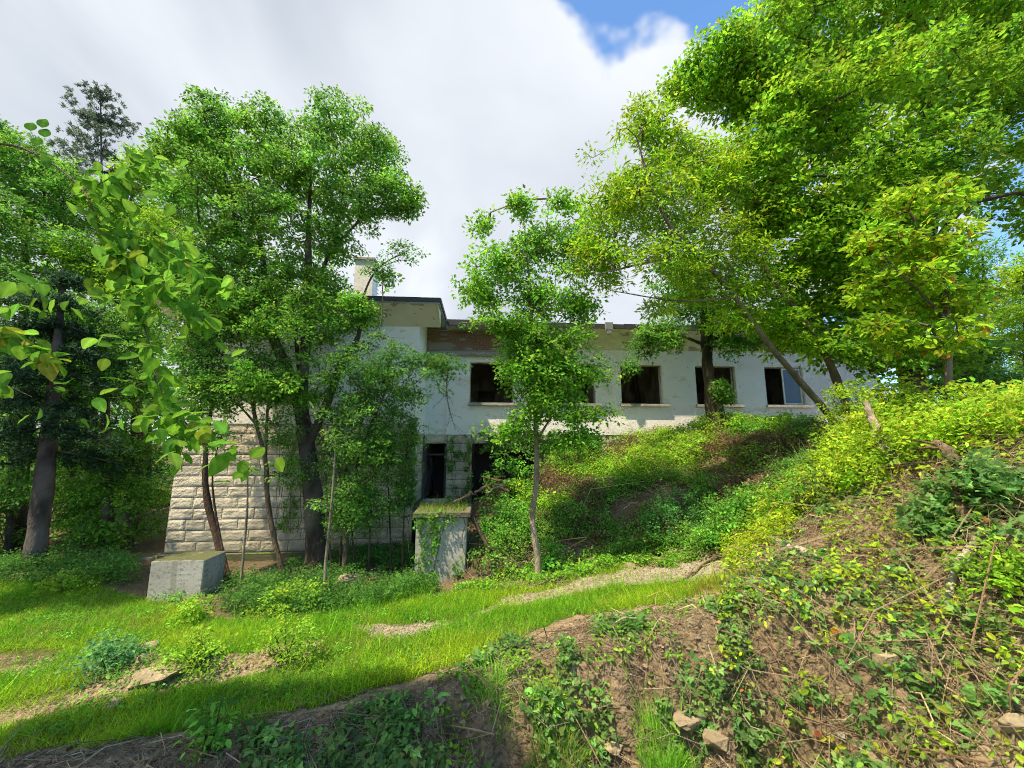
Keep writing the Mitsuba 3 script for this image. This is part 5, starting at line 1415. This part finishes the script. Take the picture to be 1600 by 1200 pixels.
stone('flat pale stone slab on the earth strip of the lawn', 250, 1058, (.75, .55, .22), 701, yaw=.3)
stone('upright pale stone on the earth strip under the blue green bush', 235, 1015, (.36, .2, .24), 702, yaw=.4)
stone('rounded brown stone left of the flat slab on the earth strip', 224, 1036, (.26, .24, .22), 703)
stone('small white stone at the front of the earth strip', 175, 1105, (.26, .18, .10), 704)
stone('small pointed stone at the left end of the earth strip', 133, 1060, (.16, .12, .16), 705)
stone('large yellowish boulder in the undergrowth behind the pole sapling', 545, 925, (.95, .6, .6), 706, name='boulder', sink=.25, yaw=.1)
stone('long flat ledge stone sticking out of the shaded notch in the earth face', 1075, 1085, (.62, .42, .16), 707, name='ledge_stone', sink=.5, yaw=.15)
stone('lower ledge stone in the earth face', 1120, 1140, (.34, .3, .13), 708, name='ledge_stone', sink=.5)
stone('left ledge stone in the earth face above the grass tufts', 955, 1125, (.26, .24, .12), 709, name='ledge_stone', sink=.5)
stone('big square brown stone set upright in the right bank', 1385, 1045, (.34, .3, .44), 710, name='boulder', sink=.68, yaw=.2, blocky=True)
stone('cracked brown stone low in the right bank under the square one', 1370, 1150, (.28, .22, .18), 711, name='boulder', sink=.5)
stone('flat brown stone slab in the hollow under the gnarled trunk', 1450, 812, (.5, .4, .14), 712, yaw=.2, sink=.3)
stone('pale stone at the lower right corner of the bank', 1590, 1155, (.22, .18, .2), 713)
stone('pale stone in the upper edge of the earth face', 738, 1035, (.20, .15, .14), 714)
stone('round pale stone low on the shaded earth face at the left', 447, 1167, (.12, .1, .08), 715)
stone('small white pebble on the shaded earth face', 178, 1157, (.08, .07, .06), 716)
stone('pale stone beside the track below the gold boulder', 985, 886, (.3, .25, .16), 717)
stone('whitish stone lying on the earth face under the lime fern', 690, 1085, (.14, .1, .08), 718)
stone('light stone in the gravel of the track', 800, 932, (.14, .1, .07), 719)

# loose clods and pebbles, dry litter
rng = np.random.default_rng(95)


def pebbles(key, label, polys, n, smin, smax, pal, seed, cat):
    rng = np.random.default_rng(seed)
    V0 = np.array([(1, 0, 0), (-1, 0, 0), (0, 1, 0), (0, -1, 0), (0, 0, 1), (0, 0, -1)], float)
    F0 = np.array([(0, 2, 4), (2, 1, 4), (1, 3, 4), (3, 0, 4), (2, 0, 5), (1, 2, 5), (3, 1, 5), (0, 3, 5)])
    q = np.vstack([on_region(rng, p, int(m)) for p, m in zip(polys, n)])
    c = gpoint(q[:, 0], q[:, 1])
    s = smin * (smax / smin) ** (rng.random(len(c)) ** 2.2)
    jit = V0[None] * rng.uniform(.6, 1.25, (len(c), len(V0), 1)) * np.stack([rng.uniform(.7, 1.3, len(c)), rng.uniform(.7, 1.3, len(c)), rng.uniform(.45, .9, len(c))], -1)[:, None]
    v = c[:, None] + jit * s[:, None, None]
    f = F0[None] + (np.arange(len(c)) * len(V0))[:, None, None]
    col = np.repeat(tint(rng, len(c), pal, .2), len(V0), 0)
    scene[key] = mikit.ply((v.reshape(-1, 3), f.reshape(-1, 3)), 'soil_bsdf', False, color=col)
    labels[key] = {'label': label, 'category': cat, 'kind': 'stuff'}


SOIL = [(.24, .18, .11), (.17, .125, .078), (.34, .29, .21)]
pebbles('earth_clods', 'loose brown clods and pebbles on the eroded earth and the gravel track', [face, face_l, BARE[0], BARE[1], BARE[2], BARE[3], bank_r], [6500, 3600, 1400, 300, 350, 900, 3000], .006, .05, SOIL, 801, 'clods')


def litter(key, label, polys, n, L, rad, pal, seed, cat, up=.15):
    rng = np.random.default_rng(seed)
    q = np.vstack([on_region(rng, p, int(m)) for p, m in zip(polys, n)])
    c = gpoint(q[:, 0], q[:, 1])
    nn = gnormal(q[:, 0], q[:, 1])
    N = len(c)
    d = rng.normal(size=(N, 3))
    d = nrm(d - nn * (d * nn).sum(1, keepdims=True) * .85)
    ll = L * np.exp(rng.normal(0, .5, N))[:, None]
    r = rad * np.exp(rng.normal(0, .3, N))[:, None]
    bend = np.cross(d, nn) * rng.normal(0, .25, (N, 1)) + nn * rng.uniform(0, up, (N, 1))
    cols, fs = [], []
    a = nrm(np.cross(d, [[.3, .2, .9]]))
    b = np.cross(d, a)
    rings = []
    for t, w in ((0, 1.), (.5, .9), (1, .3)):
        ctr = c + nn * .012 + d * ll * (t - .5) + bend * ll * (1 - (2 * t - 1) ** 2)
        rings.append(np.stack([ctr - r * w * b, ctr + r * w * nn, ctr + r * w * b], 1))
    v = np.concatenate(rings, 1)
    f0 = []
    for g in range(2):
        for j in range(2):
            f0 += [(g * 3 + j, g * 3 + j + 1, g * 3 + j + 4), (g * 3 + j, g * 3 + j + 4, g * 3 + j + 3)]
    f = np.array(f0)[None] + (np.arange(N) * 9)[:, None, None]
    scene[key] = mikit.ply((v.reshape(-1, 3), f.reshape(-1, 3)), 'bark_bsdf', False, color=np.repeat(tint(rng, N, pal, .3), 9, 0))
    labels[key] = {'label': label, 'category': cat, 'kind': 'stuff'}


DRY = [(.27, .22, .14), (.16, .115, .07), (.37, .32, .22)]
litter('dry_twigs', 'dry twigs and straw littering the banks and the mound', [face, face_l, bank_r, mound_low, foot, bank_left_edge], [2600, 1100, 8000, 2400, 1200, 2000], .25, .0042, DRY, 802, 'twigs', .25)
litter('rubble_twigs', 'tangle of larger brown twigs on the mound and the right bank', [mound_low.union(mound_top), bank_r], [1100, 700], .6, .007, [(.26, .18, .11), (.36, .28, .18)], 803, 'twigs', .3)
